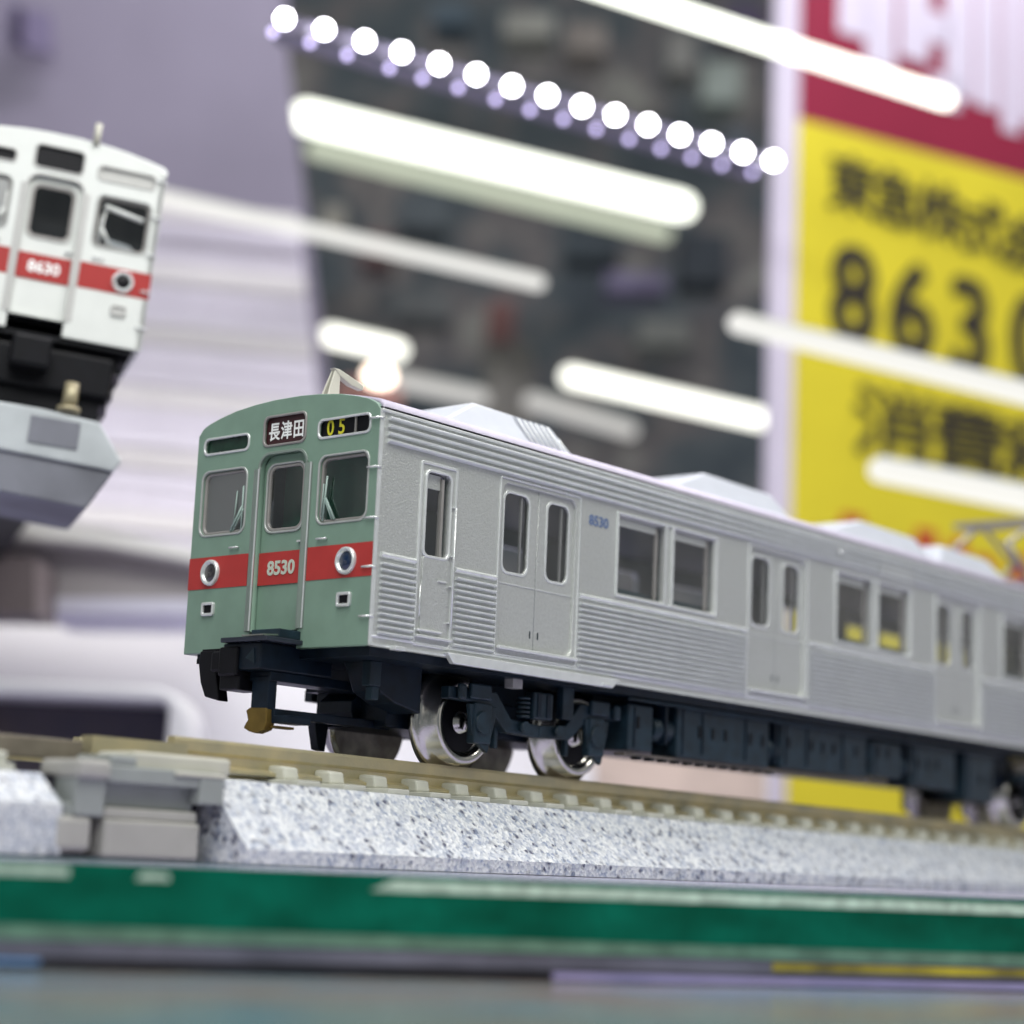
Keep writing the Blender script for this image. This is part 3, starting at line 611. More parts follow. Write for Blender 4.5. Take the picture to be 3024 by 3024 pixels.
        ho = h.build("headlight", BRIGHT, root)
        l = MB(); prof = [(-0.012, 0.097), (-0.025, 0.066), (-0.031, 0.03), (-0.033, 0.004)]; vs = []
        for (xx, r) in prof: vs += [(xx, s*1.029+r*math.cos(2*math.pi*i/n), 1.92+r*math.sin(2*math.pi*i/n)) for i in range(n)]
        l.add(vs, [(j*n+i, j*n+(i+1) % n, (j+1)*n+(i+1) % n, (j+1)*n+i) for j in range(len(prof)-1) for i in range(n)], True)
        l.build("lens", lens_r if s < 0 else lens_l, ho)
        mk = ring("marker_light", s*1.029-0.10, s*1.029+0.10, 1.45, 1.60, 0.03, 0.032, 0.04, BRIGHT if face is GREEN else LGREY, root, FRONT, (-0.012, 0, 0))
        MB().box(-0.008, 0.0, s*1.029-0.07, s*1.029+0.07, 1.48, 1.57).build("lens", JET, mk)
    for y0, y1 in ((0.60, 0.74), (-0.74, -0.59)):
        MB().cyl((-0.03, y0, 2.172), (-0.03, y1, 2.172), 0.011, 6).cyl((-0.03, y0+0.02, 2.172), (0.0, y0+0.02, 2.172), 0.008, 5).cyl((-0.03, y1-0.02, 2.172), (0.0, y1-0.02, 2.172), 0.008, 5).build("grab_handle", BRIGHT, root)
    for z in (3.37, 2.86, 2.34, 1.84, 1.34):
        MB().cyl((-0.028, -1.27, z), (-0.028, -1.40, z), 0.012, 6).cyl((-0.028, -1.40, z), (0.03, -1.415, z), 0.012, 6).build("corner_step", BRIGHT, root)
    # destination boxes
    dd = ring("destination_sign", -0.325, 0.34, 3.225, 3.57, 0.08, 0.026, 0.03, GREYRIM if face is GREEN else LGREY, root, FRONT, (0.0, 0, 0))
    MB().box(0.028, 0.045, -0.31, 0.325, 3.24, 3.555).build("blind", MAROON if dest else JET, dd)
    if dest: text("lettering", dest, 0.208, WHITEP, dd, Matrix(((0,0,-1),(-1,0,0),(0,1,0))), (0.024, 0.01, 3.38), 0.004, 0.84, 0.002, space=1.13)
    rn = ring("route_sign", -1.275, -0.495, 3.225, 3.445, 0.07, 0.026, 0.03, BRIGHT if face is GREEN else LGREY, root, FRONT, (0.0, 0, 0))
    MB().box(0.03, 0.045, -1.26, -0.51, 3.24, 3.43).build("blind", JET, rn)
    if route:
        text("lettering", route, 0.235, YELP, rn, Matrix(((0,0,-1),(-1,0,0),(0,1,0))), (0.026, -0.735, 3.338), 0.003, 0.9, 0.002)
        MB().box(0.01, 0.03, -1.035, -1.02, 3.245, 3.425).build("divider", GREYRIM, rn)
    ln = ring("side_sign", 0.545, 1.285, 3.225, 3.425, 0.07, 0.026, 0.03, BRIGHT if face is GREEN else LGREY, root, FRONT, (0.0, 0, 0))
    MB().box(0.035, 0.05, 0.56, 1.27, 3.24, 3.41).build("blind", mat("dark_green_blind", (0.012, 0.035, 0.022), 0.25, 0, 0.4, 4) if face is GREEN else JET, ln)
    for s in (-1, 1): MB().box(0.072, 0.13, min(s*0.346, s*0.44), max(s*0.346, s*0.44), 1.25, 3.16).build("door_jamb", face, root)
    MB().box(0.072, 0.13, -0.346, 0.346, 3.15, 3.2).build("door_jamb", face, root)
    MB().box(0.62, 0.66, -1.3, 0.62, 1.1, 3.4).build("cab_bulkhead", cabwall, root)
    MB().box(0.22, 0.5, -1.25, 1.25, 1.2, 2.25).build("driver_desk", cabwall, root)
    MB().box(1.24, 1.28, 0.2, 1.3, 1.1, 3.4).build("cab_bulkhead", INTER, root)

def roof_shell(root, x0, x1, m):
    hf = [(1.402, 3.493), (1.395, 3.54), (1.34, 3.583), (1.22, 3.612), (1.05, 3.648), (0.8, 3.695), (0.5, 3.728), (0.2, 3.744)]
    pr = hf+[(-y, z) for y, z in hf[::-1]]
    n = len(pr); inner = [(y*0.96, z-0.04) for y, z in pr]
    mb = MB(); vs = [(x0, y, z) for y, z in pr]+[(x1, y, z) for y, z in pr]+[(x0, y, z) for y, z in inner]+[(x1, y, z) for y, z in inner]
    fs = [(i, i+1, n+i+1, n+i) for i in range(n-1)]+[(2*n+i, 3*n+i, 3*n+i+1, 2*n+i+1) for i in range(n-1)]
    fs += [(i, 2*n+i, 2*n+i+1, i+1) for i in range(n-1)]+[(n+i, n+i+1, 3*n+i+1, 3*n+i) for i in range(n-1)]
    mb.add(vs, fs, True); return mb.build("roof", m, root)

# ------------------------------------------------------------------ near train
T = thing("model_train", "model railway carriage with sage green reflecting front numbered 8530 and silver side", "model train", loc=(0, 0, 0))
front(T, GREEN, RED, POST, "8530", "長津田", "0 5", PALEP, LENSB, LENSW, GLASS, GINT)
XE = 19.4
P = 4.842
doors = [1.890+P*i for i in range(4)]; DW = 1.415
wins = [(3.98+P*i, 6.036+P*i) for i in range(3)]
def wall(side):
    s = -1 if side == 'near' else 1
    holes = [rr(0.72, 1.10, 2.06, 2.95, 0.07)]
    for d in doors: holes.append(rr(d+0.07, d+DW-0.07, 1.27, 3.04, 0.10))
    for a, b in wins:
        holes.append(rr(a+0.05, a+0.96, 2.10, 3.0, 0.03)); holes.append(rr(b-0.96, b-0.05, 2.10, 3.0, 0.03))
    outer = [(0.035, 1.05), (XE, 1.05), (XE, 3.47), (0.035, 3.47)]
    return plate("side_wall", outer, holes, 0.08, 0.01, SILVER, T, SIDE, (-0.006, s*1.36, 0))
wall('near'); wall('far')
MB().box(-0.003, 0.045, -1.408, -1.393, 1.05, 3.46).build("corner_trim", BRIGHT, T)
# end wall
MB().box(XE-0.05, XE, -1.3, 1.3, 1.05, 3.5).build("end_wall", SILVER, T)
roof_shell(T, 0.05, XE, ROOF)
# gutter: dark groove and pale ridge
MB().box(0.02, XE, -1.392, -1.34, 3.474, 3.492).build("roof_groove", JET, T)
MB().box(0.0, XE, -1.425, -1.38, 3.435, 3.468).build("gutter", BRIGHT, T, 0.01)
def ridges(zs, h, d, x0, x1, name, m, y=-1.40):
    mb = MB()
    for z in zs:
        prof = [(y, z-h/2)]+[(y-d*math.sin(math.pi*(0.12+0.76*i/5)), z-h/2+h*(0.08+0.84*i/5)) for i in range(6)]+[(y, z+h/2)]
        n = len(prof)
        vs = [(x0, a, b) for a, b in prof]+[(x1, a, b) for a, b in prof]
        mb.add(vs, [(i, i+1, n+i+1, n+i) for i in range(n-1)]+[list(range(n))[::-1], [n+i for i in range(n)]], False)
    return mb.build(name, m, T)
ridges([3.385, 3.305, 3.225, 3.15], 0.048, 0.052, 0.11, XE-0.1, "upper_fluting", CORR)
bands = [(0.11, 0.605), (1.233, 1.868)]+[(d+DW+0.03, d+P-0.03) for d in doors]
for a, b in bands:
    b = min(b, XE-0.1)
    if b > a:
        pn = ridges([1.19+0.0635*i for i in range(12)], 0.038, 0.050, a, b, "corrugated_panel", CORR)
        ridges([1.978], 0.062, 0.034, a-0.01, b+0.01, "belt_ridge", BRIGHT)
ridges([1.147], 0.03, 0.012, 0.02, XE, "skirt_ridge", CORR)
MB().box(-0.004, XE, -1.413, -1.395, 1.05, 1.075).build("lower_trim", BRIGHT, T)
# crew door
cd = ring("crew_door", 0.626, 1.204, 1.12, 3.05, 0.04, 0.035, 0.03, BRIGHT, T, SIDE, (0, -1.40, 0))
plate("door_leaf", rr(0.715, 1.13, 1.24, 2.05, 0.02), [], 0.03, 0.004, SILVER, cd, SIDE, (0, -1.40, 0))
ring("window_frame", 0.70, 1.12, 2.04, 2.97, 0.08, 0.03, 0.05, BRIGHT, cd, SIDE, (0, -1.395, 0))
plate("pane", rr(0.74, 1.08, 2.08, 2.93, 0.04), [], 0.02, 0, GLASS, cd, SIDE, (0, -1.345, 0))
MB().box(0.74, 0.98, -1.36, -1.33, 2.78, 2.93).build("window_top_rail", SILVER, cd)
MB().box(0.985, 1.02, -1.385, -1.33, 2.08, 2.90).build("window_edge", GREYRIM, cd)
hb = MB(); hb.cyl((1.15, -1.45, 2.62), (1.15, -1.45, 1.35), 0.010, 6)
for z in (2.62, 2.1, 1.78, 1.4): hb.cyl((1.10, -1.45, z), (1.17, -1.40, z), 0.010, 6)
hb.build("handrail", BRIGHT, cd)
MB().cyl((0.68, -1.43, 1.75), (0.68, -1.43, 1.42), 0.008, 6).build("handrail", BRIGHT, cd)
MB().box(0.95, 1.08, -1.43, -1.41, 1.81, 1.83).build("door_handle", BRIGHT, cd)
MB().box(0.64, 1.19, -1.45, -1.40, 1.205, 1.235).build("door_step", BRIGHT, cd, 0.008)
MB().box(0.66, 1.02, -1.45, -1.41, 1.27, 1.295).build("door_step", BRIGHT, cd, 0.008)
# passenger doors
for d in doors:
    s = ring("passenger_door", d+0.0, d+DW, 1.16, 3.105, 0.03, 0.022, 0.02, BRIGHT, T, SIDE, (0, -1.405, 0))
    for k in (0, 1):
        a = d+0.065+k*(DW-0.13)/2; b = a+(DW-0.13)/2-0.006
        gx0, gx1 = (a+0.06, b-0.16) if k == 0 else (a+0.16, b-0.10)
        leaf = plate("door_leaf", [(a, 1.26), (b, 1.26), (b, 3.04), (a, 3.04)], [rr(gx0, gx1, 2.08, 2.95, 0.10)], 0.03, 0.004, SILVER, s, SIDE, (0, -1.350, 0))
        pn = plate("pane", rr(gx0-0.01, gx1+0.01, 2.07, 2.96, 0.09), [], 0.02, 0, GLASS, s, SIDE, (0, -1.335, 0))
        MB().box(gx1-0.10, gx1-0.08, -1.34, -1.31, 2.1, 2.93).build("pane_edge", GREYRIM, s)
        ring("window_rim", gx0-0.025, gx1+0.025, 2.055, 2.975, 0.11, 0.03, 0.012, BRIGHT, s, SIDE, (0, -1.367, 0))
        MB().box(a+0.01, b-0.01, -1.372, -1.36, 1.945, 1.957).build("door_seam", BRIGHT, s)
        hx_ = b-0.07 if k == 0 else a+0.06
        MB().box(hx_, hx_+0.02, -1.368, -1.362, 1.40, 1.48).build("finger_hold", BLACK2, s)
    MB().box(d+DW/2-0.012, d+DW/2+0.006, -1.362, -1.33, 1.26, 3.04).build("centre_joint", BLACK2, s)
    MB().box(d+0.04, d+DW-0.02, -1.46, -1.40, 1.225, 1.262).build("door_sill", BRIGHT, s, 0.01)
# side windows
for a, b in wins:
    sw = ring("side_window", a, b, 2.055, 3.05, 0.01, 0.03, 0.035, BRIGHT, T, SIDE, (0, -1.405, 0))
    MB().box((a+b)/2-0.09, (a+b)/2-0.055, -1.425, -1.40, 2.08, 3.03).build("mullion", BRIGHT, sw)
    MB().box((a+b)/2+0.055, (a+b)/2+0.09, -1.425, -1.40, 2.08, 3.03).build("mullion", BRIGHT, sw)
    for x0, x1 in ((a+0.05, a+0.96), (b-0.96, b-0.05)):
        MB().box(x0, x1, -1.345, -1.32, 2.10, 3.0).build("pane", GLASS, sw)
        MB().box(x1-0.14, x1-0.11, -1.37, -1.33, 2.12, 2.98).build("pane_edge", GREYRIM, sw)
        MB().box(x0+0.01, x1-0.14, -1.36, -1.34, 2.90, 2.99).build("blind_rail", SILVER, sw)
text("side_number", "8530", 0.165, BLUEP, T, SIDE, (3.64, -1.403, 2.865), 0.003, 1.1)
# equipment mark on the upper fluting
for z in (3.30, 3.12): MB().box(9.95, 10.9, -1.44, -1.41, z, z+0.02).build("indicator_frame", BRIGHT, T)
MB().box(9.97, 10.88, -1.432, -1.40, 3.14, 3.30).build("side_destination_box", SILVER, T)
MB().cyl((8.9, -1.40, 3.3), (8.9, -1.46, 3.3), 0.04, 10).build("door_lamp", BRIGHT, T)
# skirt step plate
MB().prism([(1.10, -1.47, 1.095), (1.21, -1.47, 0.985), (3.92, -1.47, 0.985), (4.06, -1.47, 1.095)], (0, 0.07, 0)).build("step_plate", BRIGHT, T, 0.01)
for x in (0.30, 3.72): MB().box(x, x+0.16, -1.485, -1.40, 1.03 if x < 1 else 1.0, 1.075 if x < 1 else 1.03).build("jack_pad", BRIGHT, T, 0.008)
# interior
MB().box(0.1, XE-0.1, -1.28, 1.28, 1.06, 1.16).build("cabin_floor", INTER, T)
MB().box(1.3, XE-0.1, -1.24, 1.24, 3.2, 3.3).build("cabin_ceiling", INTER, T)
for a, b in wins:
    for yy in (-1.2, 0.85):
        MB().box(a-0.45, b+0.45, yy, yy+0.35, 1.16, 1.75).box(a-0.45, b+0.45, yy if yy < 0 else yy+0.25, (yy+0.1) if yy < 0 else yy+0.35, 1.75, 2.2).build("bench_seat", SEAT, T)
for d in doors:
    for k in (0.28, 0.95): MB().cyl((d+k, -1.0, 1.16), (d+k, -1.0, 3.2), 0.035, 8).build("hand_pole", GREYRIM, T)
# roof units
def ac(xb0, xt0, xt1, xb1, louvre):
    zb, ztp, yb, yt = 3.66, 4.085, 0.86, 0.62
    lo = [(xb0, -yb, zb), (xb1, -yb, zb), (xb1, yb, zb), (xb0, yb, zb)]
    hi = [(xt0, -yt, ztp), (xt1, -yt, ztp-0.02), (xt1, yt, ztp-0.02), (xt0, yt, ztp)]
    mb = MB().add(lo+hi, [(3, 2, 1, 0), (4, 5, 6, 7), (0, 1, 5, 4), (1, 2, 6, 5), (2, 3, 7, 6), (3, 0, 4, 7)])
    o = mb.build("air_conditioner", ACW, T, 0.03)
    if louvre:
        for k in range(7):
            x = xt0+0.84+0.105*k
            f0 = 0.16; f1 = 0.90
            p0 = Vector((x, -yb+(yb-yt)*f0-0.006, zb+(ztp-zb)*f0)); p1 = Vector((x-0.10 + 0.0, -yb+(yb-yt)*f1-0.006, zb+(ztp-zb)*f1))
            if k > 5: p1 = p0.lerp(p1, 0.6)
            MB().cyl(p0, p1, 0.010, 5).build("louvre", WHITEP, o)
        g = [Vector((xt0+0.80, -yb+(yb-yt)*0.1-0.003, zb+(ztp-zb)*0.1)), Vector((xb1-0.28, -yb+(yb-yt)*0.1-0.003, zb+(ztp-zb)*0.1)), Vector((xt1-0.12, -yb+(yb-yt)*0.93-0.003, zb+(ztp-zb)*0.93)), Vector((xt0+0.66, -yb+(yb-yt)*0.93-0.003, zb+(ztp-zb)*0.93))]
        MB().prism([tuple(q) for q in g], (0, 0.002, 0)).build("grille_field", mat("grey_grille", (0.27, 0.29, 0.33), 0.6, 0, 0.15, 30), o)
ac(1.42, 2.28, 3.64, 3.92, True)
ac(5.62, 6.84, 8.40, 8.74, False)
ac(9.30, 10.78, 12.38, 12.66, False)
ac(12.70, 13.20, 14.72, 15.15, False)
# antenna
an = MB()
an.prism([(0.22, -0.27, 3.73), (0.40, -0.27, 3.73), (0.44, -0.29, 4.06), (0.36, -0.29, 4.09)], (0, 0.025, 0))
an.prism([(0.22, -0.37, 3.73), (0.40, -0.37, 3.73), (0.44, -0.33, 4.06), (0.36, -0.33, 4.09)], (0, 0.025, 0))
an.build("antenna", CREAM, T, 0.008)
MB().prism([(0.33, -0.34, 4.10), (0.42, -0.34, 4.10), (0.80, -0.34, 4.00), (0.78, -0.34, 3.94), (0.60, -0.34, 3.96), (0.42, -0.34, 4.03)], (0, 0.08, 0)).build("antenna_blade", CREAM, T, 0.01)
# pantograph far along the roof
pg = thing("pantograph", "blurred grey folding pantograph raised on the roof at the far right", "pantograph", loc=(16.8, 0, 3.74))
PGM = mat("grey_pantograph_metal", (0.36, 0.34, 0.33), 0.4, 0.6)
MB().box(-1.1, 1.1, -0.7, 0.7, 0.05, 0.15).build("base_frame", PGM, pg)
for y in (-0.55, 0.55):
    lk = MB(); lk.cyl((-0.3, y, 0.15), (-1.1, y*0.9, 0.75), 0.05, 8); lk.cyl((0.3, y, 0.15), (1.1, y*0.9, 0.75), 0.05, 8)
    lk.build("lower_arm", PGM, pg)
for y in (-0.45, 0.45):
    uk = MB(); uk.cyl((-1.1, y, 0.75), (-0.1, y*1.2, 1.25), 0.04, 8); uk.cyl((1.1, y, 0.75), (0.1, y*1.2, 1.25), 0.04, 8)
    uk.build("upper_arm", PGM, pg)
MB().box(-0.25, -0.1, -0.95, 0.95, 1.25, 1.33).box(0.1, 0.25, -0.95, 0.95, 1.25, 1.33).build("contact_shoe", PGM, pg)
pg.parent = None
# ------------------------------------------------------------------ underframe
MB().box(0.12, XE-0.1, -1.30, 1.30, 0.96, 1.06).build("floor_pan", BLACK, T)
MB().box(4.35, 15.0, -0.85, 0.95, 0.42, 0.97).build("underfloor_core", BLACK, T)
MB().box(1.25, 4.75, -0.5, 0.58, 0.345, 0.97).build("motor_block", BLACK, T, 0.02)
MB().prism([(0.55, -0.90, 0.98), (0.72, -0.90, 0.66), (0.95, -0.90, 0.56), (1.35, -0.90, 0.48), (1.35, -0.90, 0.98)], (0, 0.4, 0)).build("front_tank", BLACK, T, 0.02)
MB().box(0.46, 0.62, -1.0, -0.88, 0.70, 0.96).box(0.50, 0.60, -1.0, -0.90, 0.56, 0.70).build("pipe_bracket", BLACK2, T, 0.01)
MB().box(1.1, 1.9, -0.55, 0.6, 0.72, 0.97).build("front_equipment", BLACK, T)
# coupler cluster
MB().prism([(-0.30, 0.775, 1.03), (-0.30, 0.535, 1.03), (-0.30, 0.515, 0.82), (-0.30, 0.43, 0.50), (-0.30, 0.66, 0.55), (-0.30, 0.74, 0.70), (-0.30, 0.785, 0.88)], (0.14, 0, 0)).build("hose_arm", JET, T, 0.015)
MB().box(-0.28, -0.16, 0.76, 0.84, 0.90, 0.955).box(-0.28, 0.3, 0.30, 0.76, 0.98, 1.05).build("hose_bracket", JET, T)
cp = MB().box(-0.42, 0.6, -0.30, 0.28, 0.80, 1.08).build("coupler", BLACK, T, 0.02)
MB().box(-0.50, 0.3, -0.46, 0.24, 1.08, 1.13).build("coupler_cover", mat("dark_glossy_cover", (0.03, 0.035, 0.05), 0.15, 0.2), cp, 0.01)
MB().box(-0.30, 0.4, -0.42, 0.0, 1.13, 1.225).build("drawbar_pocket", BLACK2, cp, 0.01)
MB().prism([(-0.50, -0.40, 1.134), (-0.50, -0.08, 1.134), (-0.31, 0.0, 1.15), (-0.31, -0.42, 1.15)], (0, 0, 0.012)).build("shiny_plate", CHROME, cp)
MB().box(-0.46, 0.0, 0.02, 0.30, 0.74, 1.04).box(-0.44, 0.1, 0.28, 0.44, 0.79, 1.00).build("coupler_head", JET, cp, 0.025)
MB().box(-0.40, -0.05, 0.03, 0.33, 0.60, 0.76).build("coupler_jaw", JET, cp, 0.02)
MB().prism([(-0.43, -0.08, 0.92), (-0.43, -0.22, 0.86), (-0.43, -0.20, 1.02)], (0.05, 0, 0)).build("coupler_fin", BLACK2, cp)
MB().box(-0.25, 1.3, -0.28, 0.05, 0.70, 0.80).build("draw_bar", BLACK, cp, 0.01)
MB().box(-0.26, -0.14, -0.27, -0.02, 0.40, 0.75).build("guide_post", BLACK, T, 0.01)
MB().prism([(-0.27, 0.06, 0.22), (-0.27, 0.03, 0.27), (-0.27, 0.0, 0.30), (-0.27, 0.02, 0.36), (-0.27, 0.04, 0.40), (-0.27, -0.02, 0.43), (-0.27, -0.27, 0.42), (-0.27, -0.28, 0.27), (-0.27, -0.25, 0.20), (-0.27, -0.12, 0.165), (-0.27, -0.02, 0.185)], (0.12, 0, 0)).build("brass_hook", GOLD, T, 0.012)
MB().box(-0.2, 0.1, -0.30, -0.2, 0.225, 0.25).build("hook_pin", GOLD, T)
MB().box(-0.2, 1.5, -0.32, -0.18, 0.33, 0.42).box(-0.2, 0.15, -0.50, -0.27, 0.27, 0.35).build("guide_arm", BLACK, T, 0.01)
MB().prism([(1.30, -0.1, 0.75), (1.12, -0.1, 0.62), (1.12, -0.1, 0.50), (1.16, -0.1, 0.42), (1.4, -0.1, 0.40), (1.45, -0.1, 0.75)], (0, 0.5, 0)).build("truck_nose", BLACK, T, 0.01)
MB().prism([(1.02, 0.35, 0.40), (1.10, 0.35, 0.10), (1.2, 0.35, 0.08), (1.24, 0.35, 0.40)], (0, 0.12, 0)).build("rail_guard", BLACK, T, 0.01)
# bogies
def bogie(xc, dz):
    def Z(mb): mb.v = [(a+xc, b, c+dz) for a, b, c in mb.v]; return mb
    bo = Z(MB().box(-1.35, 1.35, -0.52, 0.52, 0.36, 0.75)).build("bogie", BLACK, T, 0.02)
    for xw in (-0.99, 0.99):
        for s in (-1, 1):
            prof = [(0.0, 0.10), (0.0, 0.30), (-0.01, 0.33), (-0.015, 0.590), (-0.07, 0.600), (-0.10, 0.55), (-0.12, 0.470), (-0.30, 0.455), (-0.318, 0.435), (-0.318, 0.375), (-0.285, 0.352), (-0.23, 0.32), (-0.23, 0.12), (-0.30, 0.10), (-0.30, 0.0)]
            pr = [(y if s < 0 else -y, r) for y, r in prof]
            wmb = Z(MB().lathe(pr, (xw, s*0.57, 0.455), 56))
            wh = wmb.build("wheel", CHROME, bo)
            hp = Z(MB().lathe([(-0.232 if s < 0 else 0.232, 0.0), (-0.236 if s < 0 else 0.236, 0.318)], (xw, s*0.57, 0.455), 40)); hp.build("hub_disc", JET, wh)
            it = Z(MB().lathe([(0.004*(1 if s < 0 else -1), 0.0), (0.006*(1 if s < 0 else -1), 0.56)], (xw, s*0.57, 0.455), 40)); it.build("wheel_back", WHEELD, wh)
        Z(MB().cyl((xw, -0.6, 0.455), (xw, 0.6, 0.455), 0.09, 12)).build("axle", JET, bo)
    for s in (-1, 1):
        y0, y1 = (-1.10, -0.98) if s < 0 else (0.98, 1.10)
        yo = -1.14 if s < 0 else 1.02
        f = MB()
        for q in (-1, 1):
            poly = [(q*1.52, 0.80), (q*1.52, 0.67), (q*1.02, 0.66), (q*0.86, 0.62), (q*0.56, 0.38), (0, 0.36), (0, 0.50), (q*0.48, 0.53), (q*0.74, 0.80)]
            f.prism([(a, y0, b) for a, b in poly], (0, y1-y0, 0))
        Z(f).build("side_frame", BLACK2, bo, 0.012)
        for q in (-1, 1):
            g = MB().box(q*1.0-0.13, q*1.0+0.15, yo, yo+0.12, 0.22, 0.66)
            Z(g).build("axle_box", BLACK2, bo, 0.02)
            Z(MB().cyl((q*1.0, yo-0.03, 0.45), (q*1.0, yo+0.05, 0.45), 0.12, 16)).build("axle_cap", BLACK2, bo)
            Z(MB().prism([(q*1.0-0.20, yo+0.02, 0.64), (q*1.0-0.14, yo+0.02, 0.32), (q*1.0-0.06, yo+0.02, 0.24), (q*1.0+0.12, yo+0.02, 0.13), (q*1.0+0.22, yo+0.02, 0.46), (q*1.0+0.25, yo+0.02, 0.64)], (0, 0.06, 0))).build("horn_guide", BLACK2, bo, 0.01)
            Z(MB().box(q*1.36-0.06, q*1.36+0.06, yo-0.03, yo+0.03, 0.66, 0.84)).build("frame_end_cap", BLACK2, bo, 0.03)
            Z(MB().box(q*1.05-0.17, q*1.05+0.17, yo-0.015, yo+0.05, 0.69, 0.86)).build("frame_bracket", BLACK2, bo, 0.02)
            Z(MB().cyl((q*0.30, yo-0.03, 0.46), (q*0.30, yo+0.06, 0.46), 0.06, 12)).build("damper_boss", BLACK2, bo)
        for kk in range(5): Z(MB().cyl((-0.31, yo+0.02, 0.56+0.05*kk), (-0.31, yo+0.02, 0.585+0.05*kk), 0.075, 12)).build('spring_coil', BLACK2, bo)
        for q in (-1, 1): Z(MB().box(q*0.62-0.03, q*0.62+0.03, yo+0.13, yo+0.2, 0.2, 0.62)).build('brake_hanger', BLACK2, bo, 0.01)
        Z(MB().box(-0.20, 0.14, yo-0.04, yo+0.1, 0.56, 0.86)).build("bolster_end", BLACK2, bo, 0.02)
        Z(MB().box(0.36, 0.56, yo, yo+0.1, 0.60, 0.98)).build("spring_post", BLACK2, bo, 0.01)
        Z(MB().box(-0.14, -0.08, yo-0.05, yo-0.03, 0.58, 0.84).box(0.02, 0.08, yo-0.05, yo-0.03, 0.58, 0.84)).build("bolster_rib", BLACK, bo)
    Z(MB().box(-0.62, -0.46, -1.22, -1.10, 0.86, 1.0).box(-0.75, -0.40, -1.22, -1.10, 0.97, 1.0)).build("hanger", mat("pale_hanger_plastic", (0.35, 0.34, 0.33), 0.5), bo)
    return bo
bogie(3.08, 0.0)
bogie(16.3, -0.12)
ub = [(4.60, 5.08, 0.34, 0.88), (5.58, 7.60, 0.32, 0.93), (7.88, 10.05, 0.34, 0.97), (10.16, 11.0, 0.38, 0.86), (11.3, 12.6, 0.30, 0.90), (12.9, 13.8, 0.18, 0.90)]
for i, (a, b, z0, z1) in enumerate(ub):
    bx = MB().box(a, b, -1.20, -0.8, z0, z1).build("underfloor_box", BLACK2, T, 0.02)
    n = int((b-a)/0.28)
    for k in range(n):
        x = a+0.16+k*0.28
        if (i*3+k) % 4 != 3: MB().box(x, x+0.05, -1.212, -1.20, z0+0.26, z0+0.40).build("latch", JET, bx)
    MB().box(a+0.1, a+0.13, -1.21, -1.20, z0+0.03, z1-0.03).build("panel_seam", BLACK, bx)
MB().cyl((4.5, -1.26, 0.93), (13.9, -1.26, 0.90), 0.022, 6).build("conduit", BLACK2, T)
for x0, x1, z in ((5.14, 5.52, 0.62), (7.64, 7.84, 0.55), (11.02, 11.28, 0.55)):
    MB().cyl((x0, -1.05, z), (x1, -1.05, z), 0.15, 16).build("air_tank", BLACK2, T)
    MB().box((x0+x1)/2-0.02, (x0+x1)/2+0.02, -1.22, -0.9, z-0.17, 0.97).build("tank_strap", BLACK, T)
for x in (6.1, 7.05, 8.5, 9.4): MB().box(x, x+0.015, -1.215, -1.20, 0.38, 0.90).build("panel_joint", BLACK, T)
MB().box(4.6, 10.2, -1.15, -1.0, 0.28, 0.31).build("air_pipe", mat("brown_grey_pipe", (0.16, 0.14, 0.12), 0.4, 0.3), T)
for i in range(12): MB().box(4.9+i*0.26, 4.98+i*0.26, -1.12, -1.02, 0.24, 0.28).build("pipe_clip", BLACK, T)

# ================================================================== LEFT TRAIN
LMx = Matrix.Rotation(1.02379476, 4, 'Z') @ Matrix.Rotation(-0.01915347, 4, 'Y') @ Matrix.Rotation(0.0655591, 4, 'X')
LMx.translation = (0.78467117, 5.84351259, 4.44018926)
NT = T
T = thing("model_train", "white faced model train with red stripe numbered 8630 on the upper shelf", "model train", matrix=LMx)
front(T, WFACE, LRED, LGREY, "8630", "", "", WHITEP, JET, JET, GLASS, JET)
for o in T.children:
    if o.name.startswith("route_sign"):
        for c in o.children:
            if c.name.startswith("blind"): c.data.materials[0] = LGREY
for s in (-1, 1):
    MB().box(0.0, XE, min(s*1.385, s*1.32), max(s*1.385, s*1.32), 1.05, 3.46).build("side_wall", WFACE, T)
roof_shell(T, 0.02, XE, WFACE)
MB().box(0.05, XE, -1.28, 1.28, 0.98, 1.05).build("floor_pan", JET, T)
MB().prism([(0.25, -1.30, 1.05), (0.25, 1.30, 1.05), (0.25, 1.05, 0.02), (0.25, -0.98, 0.02)], (18, 0, 0)).build("underfloor_block", JET, T)
MB().box(0.12, 0.25, -1.1, 1.1, 0.35, 0.9).build("front_skirt", JET, T, 0.05)
VIO = mat("violet_tinted_black_plastic", (0.03, 0.025, 0.04), 0.3, 0, 0.4, 6)
for k in range(4): MB().box(0.24, 1.4, -1.24+0.05*k, -1.14+0.05*k, 0.80-0.22*k, 0.95-0.22*k).build("bogie_fitting", VIO, T, 0.02)
MB().lathe([(0, 0.05), (0, 0.46), (-0.1, 0.46), (-0.12, 0.40), (-0.25, 0.40), (-0.25, 0.05)], (1.6, -0.62, 0.40), 32).build("wheel", CHROME, T)
MB().box(-0.25, 0.3, -0.25, 0.25, 0.55, 0.95).build("coupler", JET, T, 0.04)
MB().cyl((-0.02, -0.42, 3.70), (-0.02, -0.42, 3.98), 0.045, 8).build("antenna", CREAM, T)
MB().cyl((0.03, -0.66, 2.90), (0.03, -1.18, 2.80), 0.035, 8).build("sun_visor", WFACE, T)
MB().prism([(0.12, -0.75, 2.50), (0.12, -1.05, 2.46), (0.12, -1.18, 2.36), (0.12, -0.78, 2.38)], (0.05, 0, 0)).build("console", LGREY, T)
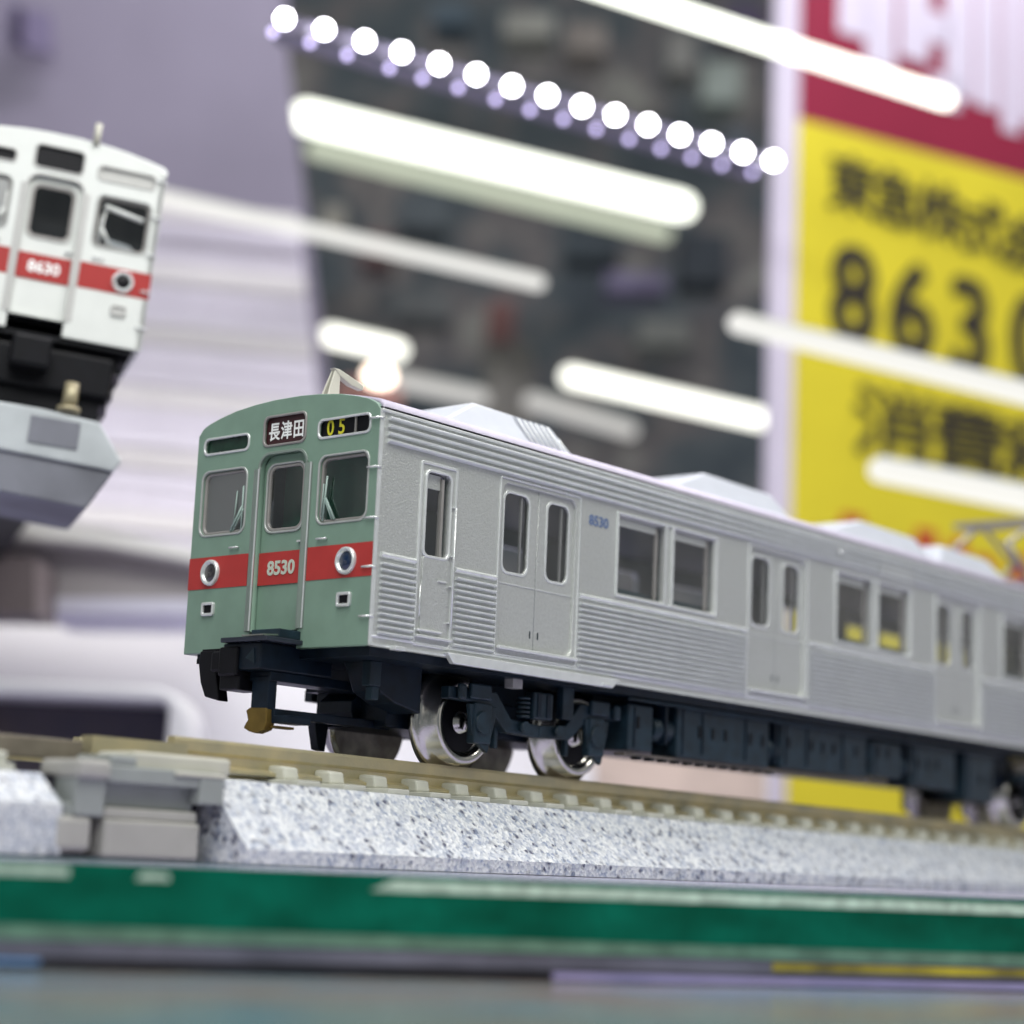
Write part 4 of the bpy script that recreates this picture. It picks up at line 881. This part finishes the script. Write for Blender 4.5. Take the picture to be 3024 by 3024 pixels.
MB().box(-0.012, 0.0, -1.12, -0.92, 1.48, 1.56).build("marker_plate", LGREY, T)
T2t = T; T = NT
tl = thing("track_section", "pale blurred track end with blue grey underside below the white faced train", "model track", matrix=LMx)
GR1 = mat("pale_grey_track_plastic", (0.42, 0.45, 0.46), 0.5, 0, 0.12, 1.5); GR2 = mat("blue_grey_track_base", (0.15, 0.155, 0.18), 0.5, 0, 0.25, 0.8)
MB().prism([(-0.6, 1.9, -0.05), (-0.6, -0.2, -0.05), (-0.6, -0.95, -0.10), (-0.6, -1.30, -0.55), (-0.6, -1.22, -0.70), (-0.6, 1.9, -0.60)], (4, 0, 0)).build("roadbed", GR1, tl, 0.03)
MB().prism([(-0.55, 1.9, -0.55), (-0.55, -1.22, -0.70), (-0.55, -0.95, -1.22), (-0.55, 1.9, -1.10)], (2.2, 0, 0)).build("base_block", GR2, tl, 0.03)
MB().box(-0.62, -0.6, -0.72, -0.10, -0.50, -0.16).build("end_recess", GR2, tl)
MB().box(-0.62, -0.6, 0.35, 0.95, -0.50, -0.2).build("end_recess", GR2, tl)
MB().cyl((-0.5, -0.55, 0.0), (-0.5, -0.55, 0.36), 0.10, 12, 0.09).cyl((-0.5, -0.55, -0.02), (-0.5, -0.55, 0.04), 0.15, 12).build("brass_joiner", mat("pale_brass", (0.34, 0.30, 0.19), 0.45, 0.4), tl)
# wall mark at upper left
mk = thing("wall_fixture", "small dark blurred fixture on the lavender wall in the top left corner", "fixture", loc=tuple(at(60, 90, 63)))
child(vpanel("dark_slot", [(38, 15), (62, 20), (64, 130), (40, 120)], vplane(60, 90, 63), 0.4, mat("dark_violet_plastic", (0.05, 0.04, 0.08), 0.6)), mk)
child(vpanel("back_plate", [(15, 10), (150, 40), (150, 160), (15, 125)], vplane(60, 90, 63.4), 0.3, mat("mid_violet_plastic", (0.20, 0.17, 0.28), 0.6)), mk)

for o in sc.objects:
    if o.parent is None:
        g = {'fluorescent_tube_or_reflection': 'fluorescent tubes and tube reflections glowing behind the trains', 'led_strip_or_reflection': 'row of LED lamps and its reflection', 'model_train': 'model trains on the shelves', 'track_section': 'sections of model track'}.get(o.name.split('.')[0])
        if g: o['group'] = g
